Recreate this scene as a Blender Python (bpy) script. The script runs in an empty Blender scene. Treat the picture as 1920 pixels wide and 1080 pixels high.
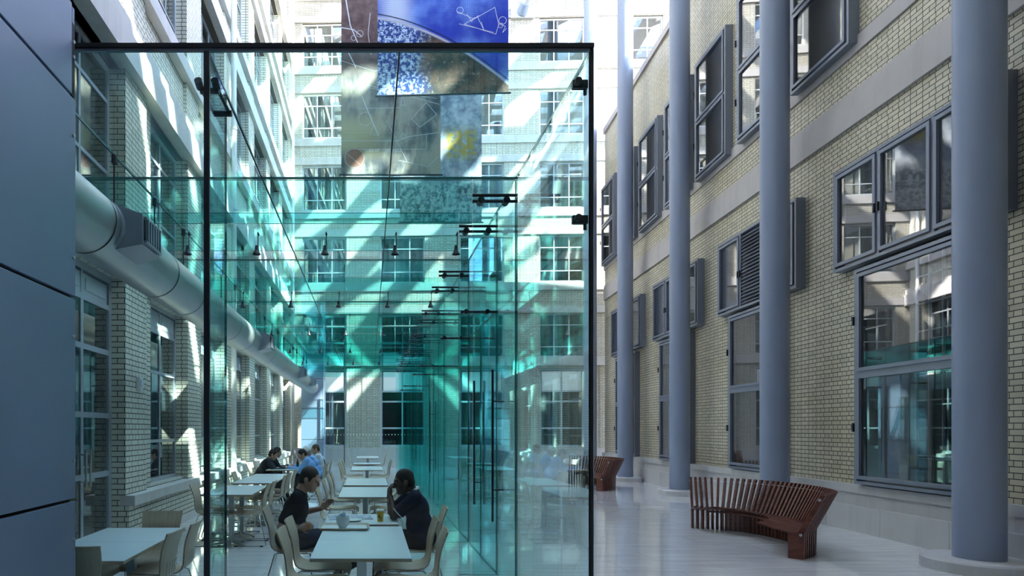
import bpy, math, random
from mathutils import Vector, Matrix
random.seed(7)
SC = bpy.context.scene
COL = SC.collection
V = Vector
PI = math.pi

# ------------------------------------------------------------------ mesh builder
class MB:
    def __init__(s): s.v, s.f, s.m, s.s = [], [], [], []
    def add(s, vs, fs, mat=0, smooth=False):
        o = len(s.v)
        s.v += [tuple(v) for v in vs]
        for f in fs:
            s.f.append([i + o for i in f]); s.m.append(mat); s.s.append(smooth)
    def box(s, x0, x1, y0, y1, z0, z1, mat=0, mats=None):
        vs = [(x, y, z) for x in (x0, x1) for y in (y0, y1) for z in (z0, z1)]
        fs = [(0, 1, 3, 2), (4, 6, 7, 5), (0, 4, 5, 1), (2, 3, 7, 6), (0, 2, 6, 4), (1, 5, 7, 3)]
        if mats is None: s.add(vs, fs, mat)
        else:
            for f, m in zip(fs, mats):
                s.add([vs[i] for i in f], [(0, 1, 2, 3)], m)
    def pane(s, x0, x1, y0, y1, z0, z1):
        d = [x1 - x0, y1 - y0, z1 - z0]; k = d.index(min(d))
        s.box(x0, x1, y0, y1, z0, z1, mats=[0 if i // 2 == k else 1 for i in range(6)])
    def hexa(s, q0, q1, mat=0):
        s.add(list(q0) + list(q1), [(3, 2, 1, 0), (4, 5, 6, 7), (0, 1, 5, 4), (1, 2, 6, 5), (2, 3, 7, 6), (3, 0, 4, 7)], mat)
    def bar(s, p0, p1, w, h, up=(0, 0, 1), mat=0):
        p0, p1, up = V(p0), V(p1), V(up)
        d = (p1 - p0).normalized(); sd = d.cross(up)
        if sd.length < 1e-4: sd = d.cross(V((1, 0, 0)))
        sd.normalize(); u = sd.cross(d).normalized()
        q = lambda p: [p - sd * w / 2 - u * h / 2, p + sd * w / 2 - u * h / 2, p + sd * w / 2 + u * h / 2, p - sd * w / 2 + u * h / 2]
        s.hexa(q(p0), q(p1), mat)
    def tube(s, pts, r, n=10, mat=0, caps=True):
        pts = [V(p) for p in pts]; rs = r if isinstance(r, (list, tuple)) else [r] * len(pts)
        t0 = (pts[1] - pts[0]).normalized()
        a = t0.cross(V((0, 0, 1)))
        if a.length < 1e-3: a = t0.cross(V((1, 0, 0)))
        a.normalize(); vs = []
        for i, p in enumerate(pts):
            t = (pts[min(i + 1, len(pts) - 1)] - pts[max(i - 1, 0)]).normalized()
            a = (a - t * a.dot(t)).normalized(); b = t.cross(a)
            for k in range(n):
                c = 2 * PI * k / n
                vs.append(p + (a * math.cos(c) + b * math.sin(c)) * rs[i])
        fs = [(i * n + k, i * n + (k + 1) % n, (i + 1) * n + (k + 1) % n, (i + 1) * n + k) for i in range(len(pts) - 1) for k in range(n)]
        s.add(vs, fs, mat, True)
        if caps:
            s.add(vs[:n], [tuple(range(n - 1, -1, -1))], mat); s.add(vs[-n:], [tuple(range(n))], mat)
    def lathe(s, prof, n=32, c=(0, 0, 0), mat=0, smooth=True):
        vs = [(c[0] + r * math.cos(2 * PI * k / n), c[1] + r * math.sin(2 * PI * k / n), c[2] + z) for r, z in prof for k in range(n)]
        for i in range(len(prof) - 1):
            ring = vs[i * n:(i + 2) * n]
            s.add(ring, [(k, (k + 1) % n, n + (k + 1) % n, n + k) for k in range(n)], mat, smooth)
    def ell(s, c, r, M=None, n=18, mat=0):
        c = V(c); vs = []; m = n // 2
        for i in range(m + 1):
            a = PI * i / m
            for k in range(n):
                b = 2 * PI * k / n
                p = V((r[0] * math.sin(a) * math.cos(b), r[1] * math.sin(a) * math.sin(b), r[2] * math.cos(a)))
                vs.append(c + (M @ p if M else p))
        s.add(vs, [(i * n + k, (i + 1) * n + k, (i + 1) * n + (k + 1) % n, i * n + (k + 1) % n) for i in range(m) for k in range(n)], mat, True)
    def cap(s, p0, r0, p1, r1, n=14):
        p0, p1 = V(p0), V(p1); d = p1 - p0
        if d.length < 1e-5: return s.ell(p0, (r0,) * 3, n=n)
        t = d.normalized(); pts, rs = [], []
        for k in range(5):
            a = PI / 2 * k / 5; pts.append(p0 - t * r0 * math.cos(a)); rs.append(max(r0 * math.sin(a), .0008))
        for k in range(5):
            pts.append(p0 + d * k / 4); rs.append(r0 + (r1 - r0) * k / 4)
        for k in range(1, 6):
            a = PI / 2 * k / 5; pts.append(p1 + t * r1 * math.sin(a)); rs.append(max(r1 * math.cos(a), .0008))
        s.tube(pts, rs, n)
    def ribbon(s, pts, w, y, mat=1):
        for (x0, z0), (x1, z1) in zip(pts, pts[1:]):
            d = V((x1 - x0, z1 - z0))
            if d.length < 1e-5: continue
            n = V((-d.y, d.x)).normalized() * w / 2; e = d.normalized() * w * .3
            s.add([(x0 - e.x + n.x, y, z0 - e.y + n.y), (x0 - e.x - n.x, y, z0 - e.y - n.y), (x1 + e.x - n.x, y, z1 + e.y - n.y), (x1 + e.x + n.x, y, z1 + e.y + n.y)], [(0, 1, 2, 3)], mat)
    def mesh(s, name, mats):
        me = bpy.data.meshes.new(name); me.from_pydata(s.v, [], s.f)
        for m in (mats if isinstance(mats, (list, tuple)) else [mats]): me.materials.append(m)
        me.polygons.foreach_set('material_index', s.m); me.polygons.foreach_set('use_smooth', s.s); me.update()
        return me
    def build(s, name, mats, parent=None, bevel=0):
        o = bpy.data.objects.new(name, s.mesh(name, mats)); COL.objects.link(o); o.parent = parent
        if bevel:
            b = o.modifiers.new('edge', 'BEVEL'); b.width = bevel; b.segments = 2; b.limit_method = 'ANGLE'
        return o

def tag(o, label, cat, group=None, kind=None):
    o['label'] = label; o['category'] = cat
    if group: o['group'] = group
    if kind: o['kind'] = kind
    return o
def thing(name, label, cat, loc=(0, 0, 0), rz=0, group=None, kind=None):
    o = bpy.data.objects.new(name, None); COL.objects.link(o)
    o.location = loc; o.rotation_euler = (0, 0, rz); o.empty_display_size = .1
    return tag(o, label, cat, group, kind)
def dup(root, loc, rz, label, group=None):
    r = root.copy(); COL.objects.link(r); r.location = loc; r.rotation_euler = (0, 0, rz); r['label'] = label
    if group: r['group'] = group
    for ch in list(root.children):
        c = ch.copy(); COL.objects.link(c); c.parent = r
        for g in list(ch.children):
            d = g.copy(); COL.objects.link(d); d.parent = c
    return r
ORD = ['first', 'second', 'third', 'fourth', 'fifth', 'sixth', 'seventh', 'eighth', 'ninth', 'tenth', 'eleventh', 'twelfth', 'thirteenth', 'fourteenth', 'fifteenth', 'sixteenth', 'seventeenth', 'eighteenth', 'nineteenth', 'twentieth']

# ------------------------------------------------------------------ materials
class NT:
    def __init__(s, name):
        s.mat = bpy.data.materials.new(name); s.mat.use_nodes = True
        s.t = s.mat.node_tree; s.t.nodes.clear()
        s.out = s.t.nodes.new('ShaderNodeOutputMaterial')
    def n(s, typ, **kw):
        o = s.t.nodes.new(typ)
        for k, v in kw.items(): setattr(o, k, v)
        return o
    def set(s, sock, v):
        if hasattr(v, 'links') or isinstance(v, bpy.types.NodeSocket): s.t.links.new(v, sock)
        elif isinstance(v, (tuple, list)) and len(v) == 3 and sock.type == 'RGBA': sock.default_value = (*v, 1)
        else: sock.default_value = v
    def math(s, op, a, b=0.0, clamp=False):
        m = s.n('ShaderNodeMath', operation=op, use_clamp=clamp); s.set(m.inputs[0], a); s.set(m.inputs[1], b); return m.outputs[0]
    def mix(s, f, a, b, mode='MIX'):
        m = s.n('ShaderNodeMix', data_type='RGBA', blend_type=mode)
        s.set(m.inputs[0], f); s.set(m.inputs[6], a); s.set(m.inputs[7], b); return m.outputs[2]
    def noise(s, scale, detail=3, vec=None, rough=.5, out='Fac'):
        o = s.n('ShaderNodeTexNoise'); o.inputs['Scale'].default_value = scale; o.inputs['Detail'].default_value = detail; o.inputs['Roughness'].default_value = rough
        if vec is not None: s.set(o.inputs['Vector'], vec)
        return o.outputs[out]
    def step(s, x, lo, hi):
        m = s.n('ShaderNodeMapRange', clamp=True, interpolation_type='SMOOTHSTEP'); s.set(m.inputs[0], x)
        m.inputs[1].default_value = lo; m.inputs[2].default_value = hi; return m.outputs[0]
    def xyz(s, v):
        o = s.n('ShaderNodeSeparateXYZ'); s.set(o.inputs[0], v); return o.outputs
    def comb(s, x, y, z):
        o = s.n('ShaderNodeCombineXYZ')
        for i, q in enumerate((x, y, z)): s.set(o.inputs[i], q)
        return o.outputs[0]
    def pos(s): return s.n('ShaderNodeNewGeometry').outputs['Position']
    def obj(s): return s.n('ShaderNodeTexCoord').outputs['Object']
    def scaled(s, v, sc):
        o = s.n('ShaderNodeMapping'); s.set(o.inputs[0], v); o.inputs['Scale'].default_value = sc; return o.outputs[0]
    def principled(s, col, rough=.5, metal=0, spec=.5, bump=None, bd=.01, bs=.3, coat=0):
        p = s.n('ShaderNodeBsdfPrincipled')
        s.set(p.inputs['Base Color'], col); s.set(p.inputs['Roughness'], rough); s.set(p.inputs['Metallic'], metal)
        p.inputs['Specular IOR Level'].default_value = spec
        if coat: p.inputs['Coat Weight'].default_value = coat; p.inputs['Coat Roughness'].default_value = .08
        if bump is not None:
            b = s.n('ShaderNodeBump'); b.inputs['Strength'].default_value = bs; b.inputs['Distance'].default_value = bd
            s.set(b.inputs['Height'], bump); s.t.links.new(b.outputs[0], p.inputs['Normal'])
        s.t.links.new(p.outputs[0], s.out.inputs[0]); return s.mat

def plain(name, col, rough=.5, metal=0, spec=.5, var=.06, scale=6, coat=0):
    t = NT(name); f = t.noise(scale, 3, t.obj())
    c = t.mix(f, tuple(x * (1 - var) for x in col), tuple(min(1, x * (1 + var)) for x in col))
    return t.principled(c, rough, metal, spec, coat=coat)

def brick(name, c1, c2, mortar):
    t = NT(name); p = t.xyz(t.pos())
    uv = t.comb(t.math('ADD', p[0], p[1]), p[2], 0.0)
    b = t.n('ShaderNodeTexBrick', offset=.5, squash=.52, squash_frequency=2); t.set(b.inputs['Vector'], uv)
    for k, v in (('Scale', 1), ('Mortar Size', .0065), ('Mortar Smooth', .15), ('Bias', 0), ('Brick Width', .235), ('Row Height', .075)): b.inputs[k].default_value = v
    b.inputs['Color1'].default_value = (*c1, 1); b.inputs['Color2'].default_value = (*c2, 1); b.inputs['Mortar'].default_value = (*mortar, 1)
    grime = t.noise(.7, 5, t.pos())
    c = t.mix(t.step(grime, .35, .75), b.outputs['Color'], t.mix(1.0, b.outputs['Color'], (.86, .84, .78), 'MULTIPLY'))
    r = t.math('ADD', t.math('MULTIPLY', b.outputs['Fac'], .4), .32)
    return t.principled(c, r, 0, .45, bump=t.math('SUBTRACT', 1.0, b.outputs['Fac']), bd=.006, bs=.5)
def stone(name, c, rough=.6, streak=.12):
    t = NT(name); p = t.pos()
    f = t.noise(3, 5, p); g = t.noise(1.0, 4, t.scaled(p, (5, 5, .35)))
    a = t.mix(f, tuple(x * .9 for x in c), tuple(x * 1.08 for x in c))
    a = t.mix(t.math('MULTIPLY', t.step(g, .45, .75), streak * 3), a, tuple(x * .72 for x in c))
    return t.principled(a, rough, 0, .3, bump=f, bd=.004, bs=.2)
def floor_mat():
    t = NT('travertine'); p = t.pos()
    w = t.noise(1.0, 6, t.scaled(p, (1.1, 16, 1)), .6); f = t.noise(1.3, 4, p)
    c = t.mix(t.step(w, .3, .7), (.58, .57, .56), (.80, .79, .77))
    c = t.mix(t.math('MULTIPLY', f, .4), c, (.68, .67, .65))
    b = t.n('ShaderNodeTexBrick', offset=.5); t.set(b.inputs['Vector'], p)
    for k, v in (('Scale', 1), ('Mortar Size', .003), ('Brick Width', 1.2), ('Row Height', .6), ('Mortar Smooth', .1)): b.inputs[k].default_value = v
    c = t.mix(t.math('MULTIPLY', b.outputs['Fac'], .55), c, (.22, .21, .2))
    return t.principled(c, t.math('ADD', t.math('MULTIPLY', w, .07), .02), 0, .8, coat=.5)
def glass(name, tint, f0=.045, power=5):
    t = NT(name); lw = t.n('ShaderNodeLayerWeight'); lw.inputs[0].default_value = .5
    fr = t.math('ADD', t.math('MULTIPLY', t.math('POWER', lw.outputs['Facing'], power), 1 - f0), f0, True)
    tr = t.n('ShaderNodeBsdfTransparent'); tr.inputs[0].default_value = (*tint, 1)
    gl = t.n('ShaderNodeBsdfGlossy'); gl.inputs['Roughness'].default_value = 0.0; gl.inputs[0].default_value = (1, 1, 1, 1)
    m = t.n('ShaderNodeMixShader'); t.set(m.inputs[0], fr); t.t.links.new(tr.outputs[0], m.inputs[1]); t.t.links.new(gl.outputs[0], m.inputs[2])
    t.t.links.new(m.outputs[0], t.out.inputs[0]); return t.mat
def curtain_mat(name, a, b, k=22):
    t = NT(name); p = t.xyz(t.obj())
    w = t.math('SINE', t.math('ADD', t.math('MULTIPLY', p[0], k), t.math('MULTIPLY', t.noise(1.5, 3, t.obj()), 9)))
    return t.principled(t.mix(t.math('ADD', t.math('MULTIPLY', w, .5), .5), a, b), .8, 0, .2)
def wood(name, c1, c2, sc=(3, 3, 60), rough=.45):
    t = NT(name); w = t.noise(1.0, 5, t.scaled(t.obj(), sc), .6)
    return t.principled(t.mix(t.step(w, .3, .7), c1, c2), rough, 0, .4)

M = {}
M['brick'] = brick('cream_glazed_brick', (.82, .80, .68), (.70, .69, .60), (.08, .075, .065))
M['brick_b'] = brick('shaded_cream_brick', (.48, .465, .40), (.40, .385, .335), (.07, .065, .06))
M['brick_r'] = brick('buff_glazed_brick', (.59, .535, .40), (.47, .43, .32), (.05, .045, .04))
M['lime'] = stone('limestone', (.66, .63, .60))
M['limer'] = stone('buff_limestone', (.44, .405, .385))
M['limeb'] = stone('grey_limestone', (.40, .39, .38))
M['plinth'] = stone('plinth_stone', (.47, .465, .455), .5)
M['floor'] = floor_mat()
M['colsteel'] = plain('painted_column_steel', (.235, .275, .37), .38, 0, .5, .03, 1)
M['frame'] = plain('blue_grey_window_frame', (.20, .22, .27), .4, .3)
M['framel'] = plain('pale_grey_window_frame', (.42, .46, .50), .45, .2)
M['white'] = plain('white_paint', (.82, .82, .80), .5)
M['panel'] = plain('grey_metal_cladding', (.22, .285, .40), .42, .35, .5, .08, 1.2)
M['gap'] = plain('dark_gap', (.012, .012, .014), .7)
M['glass'] = glass('green_clear_glass', (.915, .985, .978), .022)
M['fin'] = glass('green_fin_glass', (.79, .968, .965), .03)
M['beamglass'] = glass('green_beam_glass', (.71, .95, .942), .03)
M['edge'] = plain('green_glass_edge', (.02, .16, .16), .15, 0, .6)
M['pane'] = glass('window_pane', (.62, .68, .68), .16, 4)
M['paner'] = glass('coated_window_pane', (.72, .73, .74), .11, 4)
M['steel'] = plain('stainless_steel', (.55, .57, .58), .28, 1, .5)
M['darksteel'] = plain('dark_patinated_steel', (.035, .04, .05), .4, .4)
M['chrome'] = plain('chrome', (.72, .74, .75), .12, 1, .5)
M['duct'] = plain('brushed_duct_metal', (.44, .46, .47), .36, .75, .5, .1, 2)
M['ductbox'] = plain('grey_diffuser_metal', (.33, .36, .42), .45, .4)
M['laminate'] = plain('pale_table_laminate', (.68, .76, .78), .3, 0, .5, .02)
M['ply'] = wood('birch_plywood', (.50, .40, .29), (.60, .50, .37), (4, 40, 4), .4)
M['plyedge'] = wood('plywood_edge', (.30, .21, .14), (.48, .37, .26), (4, 4, 200))
M['bench'] = wood('red_brown_hardwood', (.075, .022, .014), (.16, .05, .03), (8, 8, 40), .38)
M['dark'] = plain('dark_room', (.02, .022, .026), .8)
M['room'] = plain('grey_room', (.16, .155, .15), .8)
M['blindw'] = plain('beige_roller_blind', (.34, .32, .28), .8)
M['curtain'] = curtain_mat('grey_curtain', (.12, .15, .18), (.34, .38, .42))
M['sclera'] = plain('eye_white', (.30, .27, .25), .4)
M['black'] = plain('black_rubber', (.012, .012, .014), .6)

# ------------------------------------------------------------------ camera, light
F = 1166.0
cd = bpy.data.cameras.new('camera'); cam = bpy.data.objects.new('camera', cd); COL.objects.link(cam)
cam.location = (0, 0, 1.65); cam.rotation_euler = (PI / 2, 0, 0)
cd.sensor_width = 36; cd.sensor_fit = 'HORIZONTAL'; cd.lens = 36 * F / 1920
cd.shift_x = (960 - 693) / 1920; cd.shift_y = (805 - 540) / 1920; cd.clip_start = .05; cd.clip_end = 300
SC.camera = cam
def at(px, py, y):   # the point at depth y seen at pixel px, py
    return V(((px - 693) * y / F, y, 1.65 + (805 - py) * y / F))

SUN = V((-.60, .36, -.72)).normalized()
ld = bpy.data.lights.new('sun', 'SUN'); ld.energy = 24; ld.angle = math.radians(.6); ld.color = (1, .965, .90)
lo = bpy.data.objects.new('sun', ld); COL.objects.link(lo); lo.location = (20, 5, 40)
lo.rotation_euler = SUN.to_track_quat('-Z', 'Y').to_euler()
W = bpy.data.worlds.new('sky'); SC.world = W; W.use_nodes = True
nt = W.node_tree; bg = nt.nodes['Background']
sky = nt.nodes.new('ShaderNodeTexSky'); sky.sky_type = 'NISHITA'; sky.sun_disc = False
sky.sun_elevation = math.asin(-SUN.z); sky.sun_rotation = math.atan2(-SUN.x, -SUN.y); sky.air_density = 1.0
mx = nt.nodes.new('ShaderNodeMix'); mx.data_type = 'RGBA'; mx.blend_type = 'MULTIPLY'; mx.inputs[0].default_value = 1; mx.inputs[7].default_value = (.90, 1.0, 1.12, 1)
nt.links.new(sky.outputs[0], mx.inputs[6]); nt.links.new(mx.outputs[2], bg.inputs[0]); bg.inputs[1].default_value = 1.3
SC.view_settings.view_transform = 'Standard'; SC.view_settings.look = 'None'; SC.view_settings.gamma = 1
SC.view_settings.exposure = .92; SC.view_settings.use_curve_mapping = False
cy = SC.cycles
cy.transparent_max_bounces = 96; cy.max_bounces = 8; cy.diffuse_bounces = 4; cy.glossy_bounces = 4; cy.transmission_bounces = 4
cy.caustics_reflective = False; cy.sample_clamp_indirect = 6; cy.blur_glossy = .3

# ------------------------------------------------------------------ shell
def holes_wall(mb, us, vs, holes, emit):
    eu = sorted(set(us + [u for h in holes for u in h[:2]]))
    for u0, u1 in zip(eu, eu[1:]):
        hs = sorted([(h[2], h[3]) for h in holes if h[0] <= u0 + 1e-6 and h[1] >= u1 - 1e-6])
        v = vs[0]
        for a, b in hs + [(vs[1], vs[1])]:
            if a > v + 1e-6: emit(u0, u1, v, a)
            v = max(v, b)
mb = MB(); mb.box(-4.2, 20, -6, 29, -.2, 0)
tag(mb.build('floor', M['floor']), 'pale polished stone floor of the covered courtyard', 'floor', kind='structure')

# left wall: bays of 2.93 m
BAY0, BAY = 8.53, 2.93
LROWS = [(.78, 3.72), (4.35, 6.6), (8.3, 10.5), (11.6, 13.8), (14.9, 17.1), (18.2, 20.4)]
holesL = []
for k in range(-1, 6):
    z0 = BAY0 + BAY * k
    for i, (a, b) in enumerate(LROWS):
        if k == -1 and i == 0: a = .02
        holesL.append((z0 + 1.21, z0 + 2.93, a, b))
mb = MB()
holes_wall(mb, [-5.5, 27.6], (0, 25), holesL, lambda u0, u1, a, b: mb.box(-3.80, -3.43, u0, u1, a, b))
for k in range(-4, 7):
    z0 = BAY0 + BAY * k
    mb.box(-3.43, -3.35, z0 + .001, z0 + .81, .74, 6.6)
    mb.box(-3.43, -3.37, z0, z0 + .81, 7.25, 25)
    mb.box(-3.46, -3.41, z0 + .45, z0 + .52, .7, 3.6)
tag(mb.build('wall_left', M['brick']), 'cream glazed brick wall with tall recessed window bays beside the duct', 'wall', kind='structure')
mb = MB()
for y0, y1 in ((-5.5, BAY0 + BAY * -1 + 1.21), (BAY0, 27.2)):
    mb.box(-3.428, -3.22, y0, y1, .60, .74); mb.box(-3.428, -3.29, y0, y1, .0, .14)
for a, b, p in ((6.6, 7.02, .13), (7.02, 7.25, .08), (8.05, 8.3, .07), (10.55, 10.95, .07), (11.35, 11.6, .07), (13.85, 14.2, .07), (14.65, 14.9, .07), (17.15, 17.5, .07), (17.95, 18.2, .07), (20.45, 20.9, .07), (3.74, 4.33, .03)):
    mb.box(-3.55, -3.35 + p, -5.5, 27.3, a, b)
tag(mb.build('trim_1', M['lime']), 'limestone string courses and window ledge along the cream brick wall with the duct', 'trim', kind='structure')
mb = MB(); mb.box(-3.428, -3.3, BAY0 + .002, 26.9, .14, .60)
tag(mb.build('baseboard_left', M['brick']), 'low brick dado under the limestone ledge beside the table row', 'baseboard', kind='structure')

# back wall (turned a little)
TB = -math.radians(2.12)
BX = [(-2.92, -1.0), (.46, 2.38), (3.87, 5.79), (7.28, 9.2), (10.6, 12.5)]
BR = [(.89, 4.27), (4.75, 6.62), (7.98, 9.98), (11.15, 13.1), (14.3, 16.22), (17.42, 19.28), (20.6, 22.5)]
mb = MB()
holesB = [(x0, x1, a, b) for x0, x1 in BX for a, b in BR]
holes_wall(mb, [-4.2, 19], (0, 25), holesB, lambda u0, u1, a, b: mb.box(u0, u1, 0, .35, a, b))
for x in (-.27, 3.1, 6.5, 9.9): mb.box(x - .05, x + .05, -.02, .02, .8, 4.4)
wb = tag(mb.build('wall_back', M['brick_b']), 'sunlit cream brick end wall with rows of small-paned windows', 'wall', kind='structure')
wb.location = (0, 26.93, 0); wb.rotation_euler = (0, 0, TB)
mb = MB(); mb.box(-4.2, 19, -.1, .1, .0, .84)
for a, b in BR[1:]:
    mb.box(-4.2, 19, -.05, .06, a - .36, a - .02); mb.box(-4.2, 19, -.04, .06, b + .03, b + .33)
tb = tag(mb.build('trim_2', M['limeb']), 'limestone sill bands and plinth across the end wall', 'trim', kind='structure')
tb.location = (0, 26.93, 0); tb.rotation_euler = (0, 0, TB)

# right wall in its own frame: local x away from the courtyard, local y along the wall
AR = -math.atan(.083); KR = math.sqrt(1 + .083 ** 2)
RO = (7.12, 0, 0)
def rwall(name, mb, mat, label, cat):
    o = tag(mb.build(name, mat), label, cat, kind='structure'); o.location = RO; o.rotation_euler = (0, 0, AR); return o
mb = MB(); mb.box(0, 9.5, -14, 24.1 * KR, 0, 13.15)
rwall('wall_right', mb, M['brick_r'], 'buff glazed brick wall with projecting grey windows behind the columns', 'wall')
mb = MB(); e = 24.1 * KR + .04
for a, b, p in ((6.64, 7.02, .05), (7.02, 7.16, .035), (7.16, 7.23, .015), (7.8, 8.06, .035), (13.1, 13.3, .06)): mb.box(-p, .2, -5.5, e, a, b)
mb.box(.0, 9.5, -5.5, e, 13.1, 13.3)
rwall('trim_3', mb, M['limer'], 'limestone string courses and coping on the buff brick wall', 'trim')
mb = MB()
y = -5.5
while y < e:
    y2 = min(y + 1.25, e); mb.box(-.13, .1, y + .003, y2 - .003, 0, .42)
    mb.box(-.07, .1, y + .40, min(y2 + .40, e) - .004, .42, .62); y = y2
mb.box(-.10, .2, -5.5, e, .62, .755)
rwall('baseboard_right', mb, M['plinth'], 'stepped pale stone plinth along the foot of the buff brick wall', 'baseboard')

# unseen wall behind the camera and unseen roof, both added to shape the light
mb = MB(); mb.box(-4.2, 7, -6.2, -5.6, 0, 25)
tag(mb.build('wall_front', M['dark']), 'unseen dark grey wall added behind the viewpoint to keep out stray light', 'wall', kind='structure')  # unseen blocker, dark to keep haze off the front glass
mb = MB()
mb.box(-4.2, 24, -14, .8, 22.6, 22.9); mb.box(2.0, 8.4, .8, 8.5, 22.6, 22.9)  # solid slabs added out of view to shade the foreground
for x, w in ((-2.6, .5), (-.4, .8), (1.9, .5), (4.0, .9), (6.6, .7), (9.0, .5), (11.2, .9), (13.8, .7), (16.4, .8)): mb.box(x - w / 2, x + w / 2, 2, 30, 22.4, 22.9)  # unseen beams set to throw diagonal sun streaks on the end wall
for y, w in ((1.7, .5), (2.9, .8), (4.2, .45), (5.3, .7), (6.8, .9), (8.2, .5), (9.4, .8), (10.9, .5), (12.2, .8), (13.6, .5), (18.2, .4), (22.4, .4), (26.4, .4)): mb.box(-4.2, 20, y - w / 2, y + w / 2, 22.3, 22.9)  # unseen beams spaced for steep sun streaks on the left wall
for i in range(5):
    y = 3.4 + i * 4.2
    for x in (-3, 2.4, 7.8, 13.2): mb.bar((x, y, 22.6), (x + 5, y + 4.2, 22.6), .28, .3)
tag(mb.build('shading_roof', M['white']), 'unseen white roof grid and slabs added to streak the sun and darken the foreground', 'shading_roof', kind='structure')

# ------------------------------------------------------------------ windows
WN = [0]
def window(label, loc, th, w, h, cols, rows, ft=.06, mt=.035, y0=-.05, y1=.03, fmat='framel', pmat='pane', back=('curtain', .16), leaf=0, solid=(), louver=(), handles=(), heads=0, kind='window'):
    WN[0] += 1
    root = thing('%s_%d' % (kind, WN[0]), label, kind, loc, th, kind='structure')
    f = MB()
    f.box(0, ft, y0, y1, 0, h); f.box(w - ft, w, y0, y1, 0, h); f.box(ft, w - ft, y0, y1, 0, ft); f.box(ft, w - ft, y0, y1, h - ft, h)
    cx = [ft] + [c * w for c in cols] + [w - ft]; rz = [ft] + [r * h for r in rows] + [h - ft]
    ym = (y0 + min(y0 + .06, y1)) / 2
    for c in cx[1:-1]: f.box(c - mt / 2, c + mt / 2, y0 + .005, y0 + .05, ft, h - ft)
    for r in rz[1:-1]: f.box(ft, w - ft, y0 + .002, y0 + .055, r - mt / 2, r + mt / 2)
    f.build('window_frame', M[fmat], root)
    g = MB(); lv = MB(); sp = MB()
    for i in range(len(cx) - 1):
        for j in range(len(rz) - 1):
            a, b, c, d = cx[i] + mt / 2, cx[i + 1] - mt / 2, rz[j] + mt / 2, rz[j + 1] - mt / 2
            if (i, j) in louver:
                n = int((d - c) / .075)
                for k in range(n):
                    z = c + (d - c) * (k + .5) / n
                    lv.hexa([(a, y0 + .005, z - .03), (b, y0 + .005, z - .03), (b, y0 + .012, z - .022), (a, y0 + .012, z - .022)], [(a, y0 + .06, z + .03), (b, y0 + .06, z + .03), (b, y0 + .067, z + .038), (a, y0 + .067, z + .038)])
            elif (i, j) in solid or ('row', j) in solid:
                sp.box(a, b, y0 + .012, y0 + .03, c, d); sp.box(a + .06, b - .06, y0 + .004, y0 + .02, c + .06, d - .06)
            else:
                if leaf:
                    s = MB(); q = y0 - .02
                    s.box(a, a + leaf, q, q + .05, c, d); s.box(b - leaf, b, q, q + .05, c, d); s.box(a + leaf, b - leaf, q, q + .05, c, c + leaf); s.box(a + leaf, b - leaf, q, q + .05, d - leaf, d)
                    s.build('sash', M[fmat], root)
                g.box(a + leaf, b - leaf, y0 + .018, y0 + .026, c + leaf, d - leaf)
    if g.v: g.build('pane', M[pmat], root)
    if lv.v: lv.build('louver', M[fmat], root)
    if sp.v: sp.build('spandrel_panel', M['white' if 'end wall' in label else 'framel' if fmat == 'frame' else fmat], root)  # end wall panels are white: sunlight put into their colour
    bm_, bo = back
    bk = MB(); bk.box(-.02 if leaf == 0 else .005, w + (.02 if leaf == 0 else -.005), bo, bo + .02, 0 if leaf == 0 else .005, h + (.02 if leaf == 0 else -.005)); bk.build('blind', M[bm_], root)
    for hx, hz in handles:
        hd = MB(); hd.box(hx - .012, hx + .012, y0 - .05, y0 - .018, hz - .07, hz + .07); hd.build('handle', M['darksteel'], root)
    return root

# left wall windows
TL = PI / 2
floorname = ['ground floor', 'first floor', 'second floor', 'third floor', 'fourth floor', 'fifth floor']
for k in range(-1, 6):
    z0 = BAY0 + BAY * k + 1.21
    for i, (a, b) in enumerate(LROWS):
        lab = 'grey framed %s window in the %s bay of the wall with the duct' % (floorname[i], ORD[k + 1])
        if k == -1 and i == 0:
            h = b - .02
            d = window('grey glazed double door under a transom, in the duct wall beside the cladding', (-3.62, z0, .02), TL, 1.72, h, [.5], [.28, .49, .72, .885], ft=.09, mt=.07, y0=-.08, y1=.05, solid=(('row', 4),), back=('room', .16), kind='door')
            for x in (.8, .92):
                m = MB(); m.tube([(x, -.15, .92), (x, -.15, 1.38)], .016, 8)
                for zz in (.98, 1.32): m.tube([(x, -.15, zz), (x, -.07, zz)], .01, 6)
                m.build('door_handle', M['steel'], d)
        elif i == 0: window(lab, (-3.62, z0, a), TL, 1.72, b - a, [.5], [.23, .62, .85], ft=.07, mt=.05, solid=(('row', 3),), back=('curtain', .14))
        elif i == 1: window(lab, (-3.62, z0, a), TL, 1.72, b - a, [.5], [.35, .78], ft=.07, mt=.05, back=('curtain', .14))
        else: window(lab, (-3.62, z0, a), TL, 1.72, b - a, [.35, .68], [.3, .72], ft=.06, back=('curtain', .14))
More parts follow.
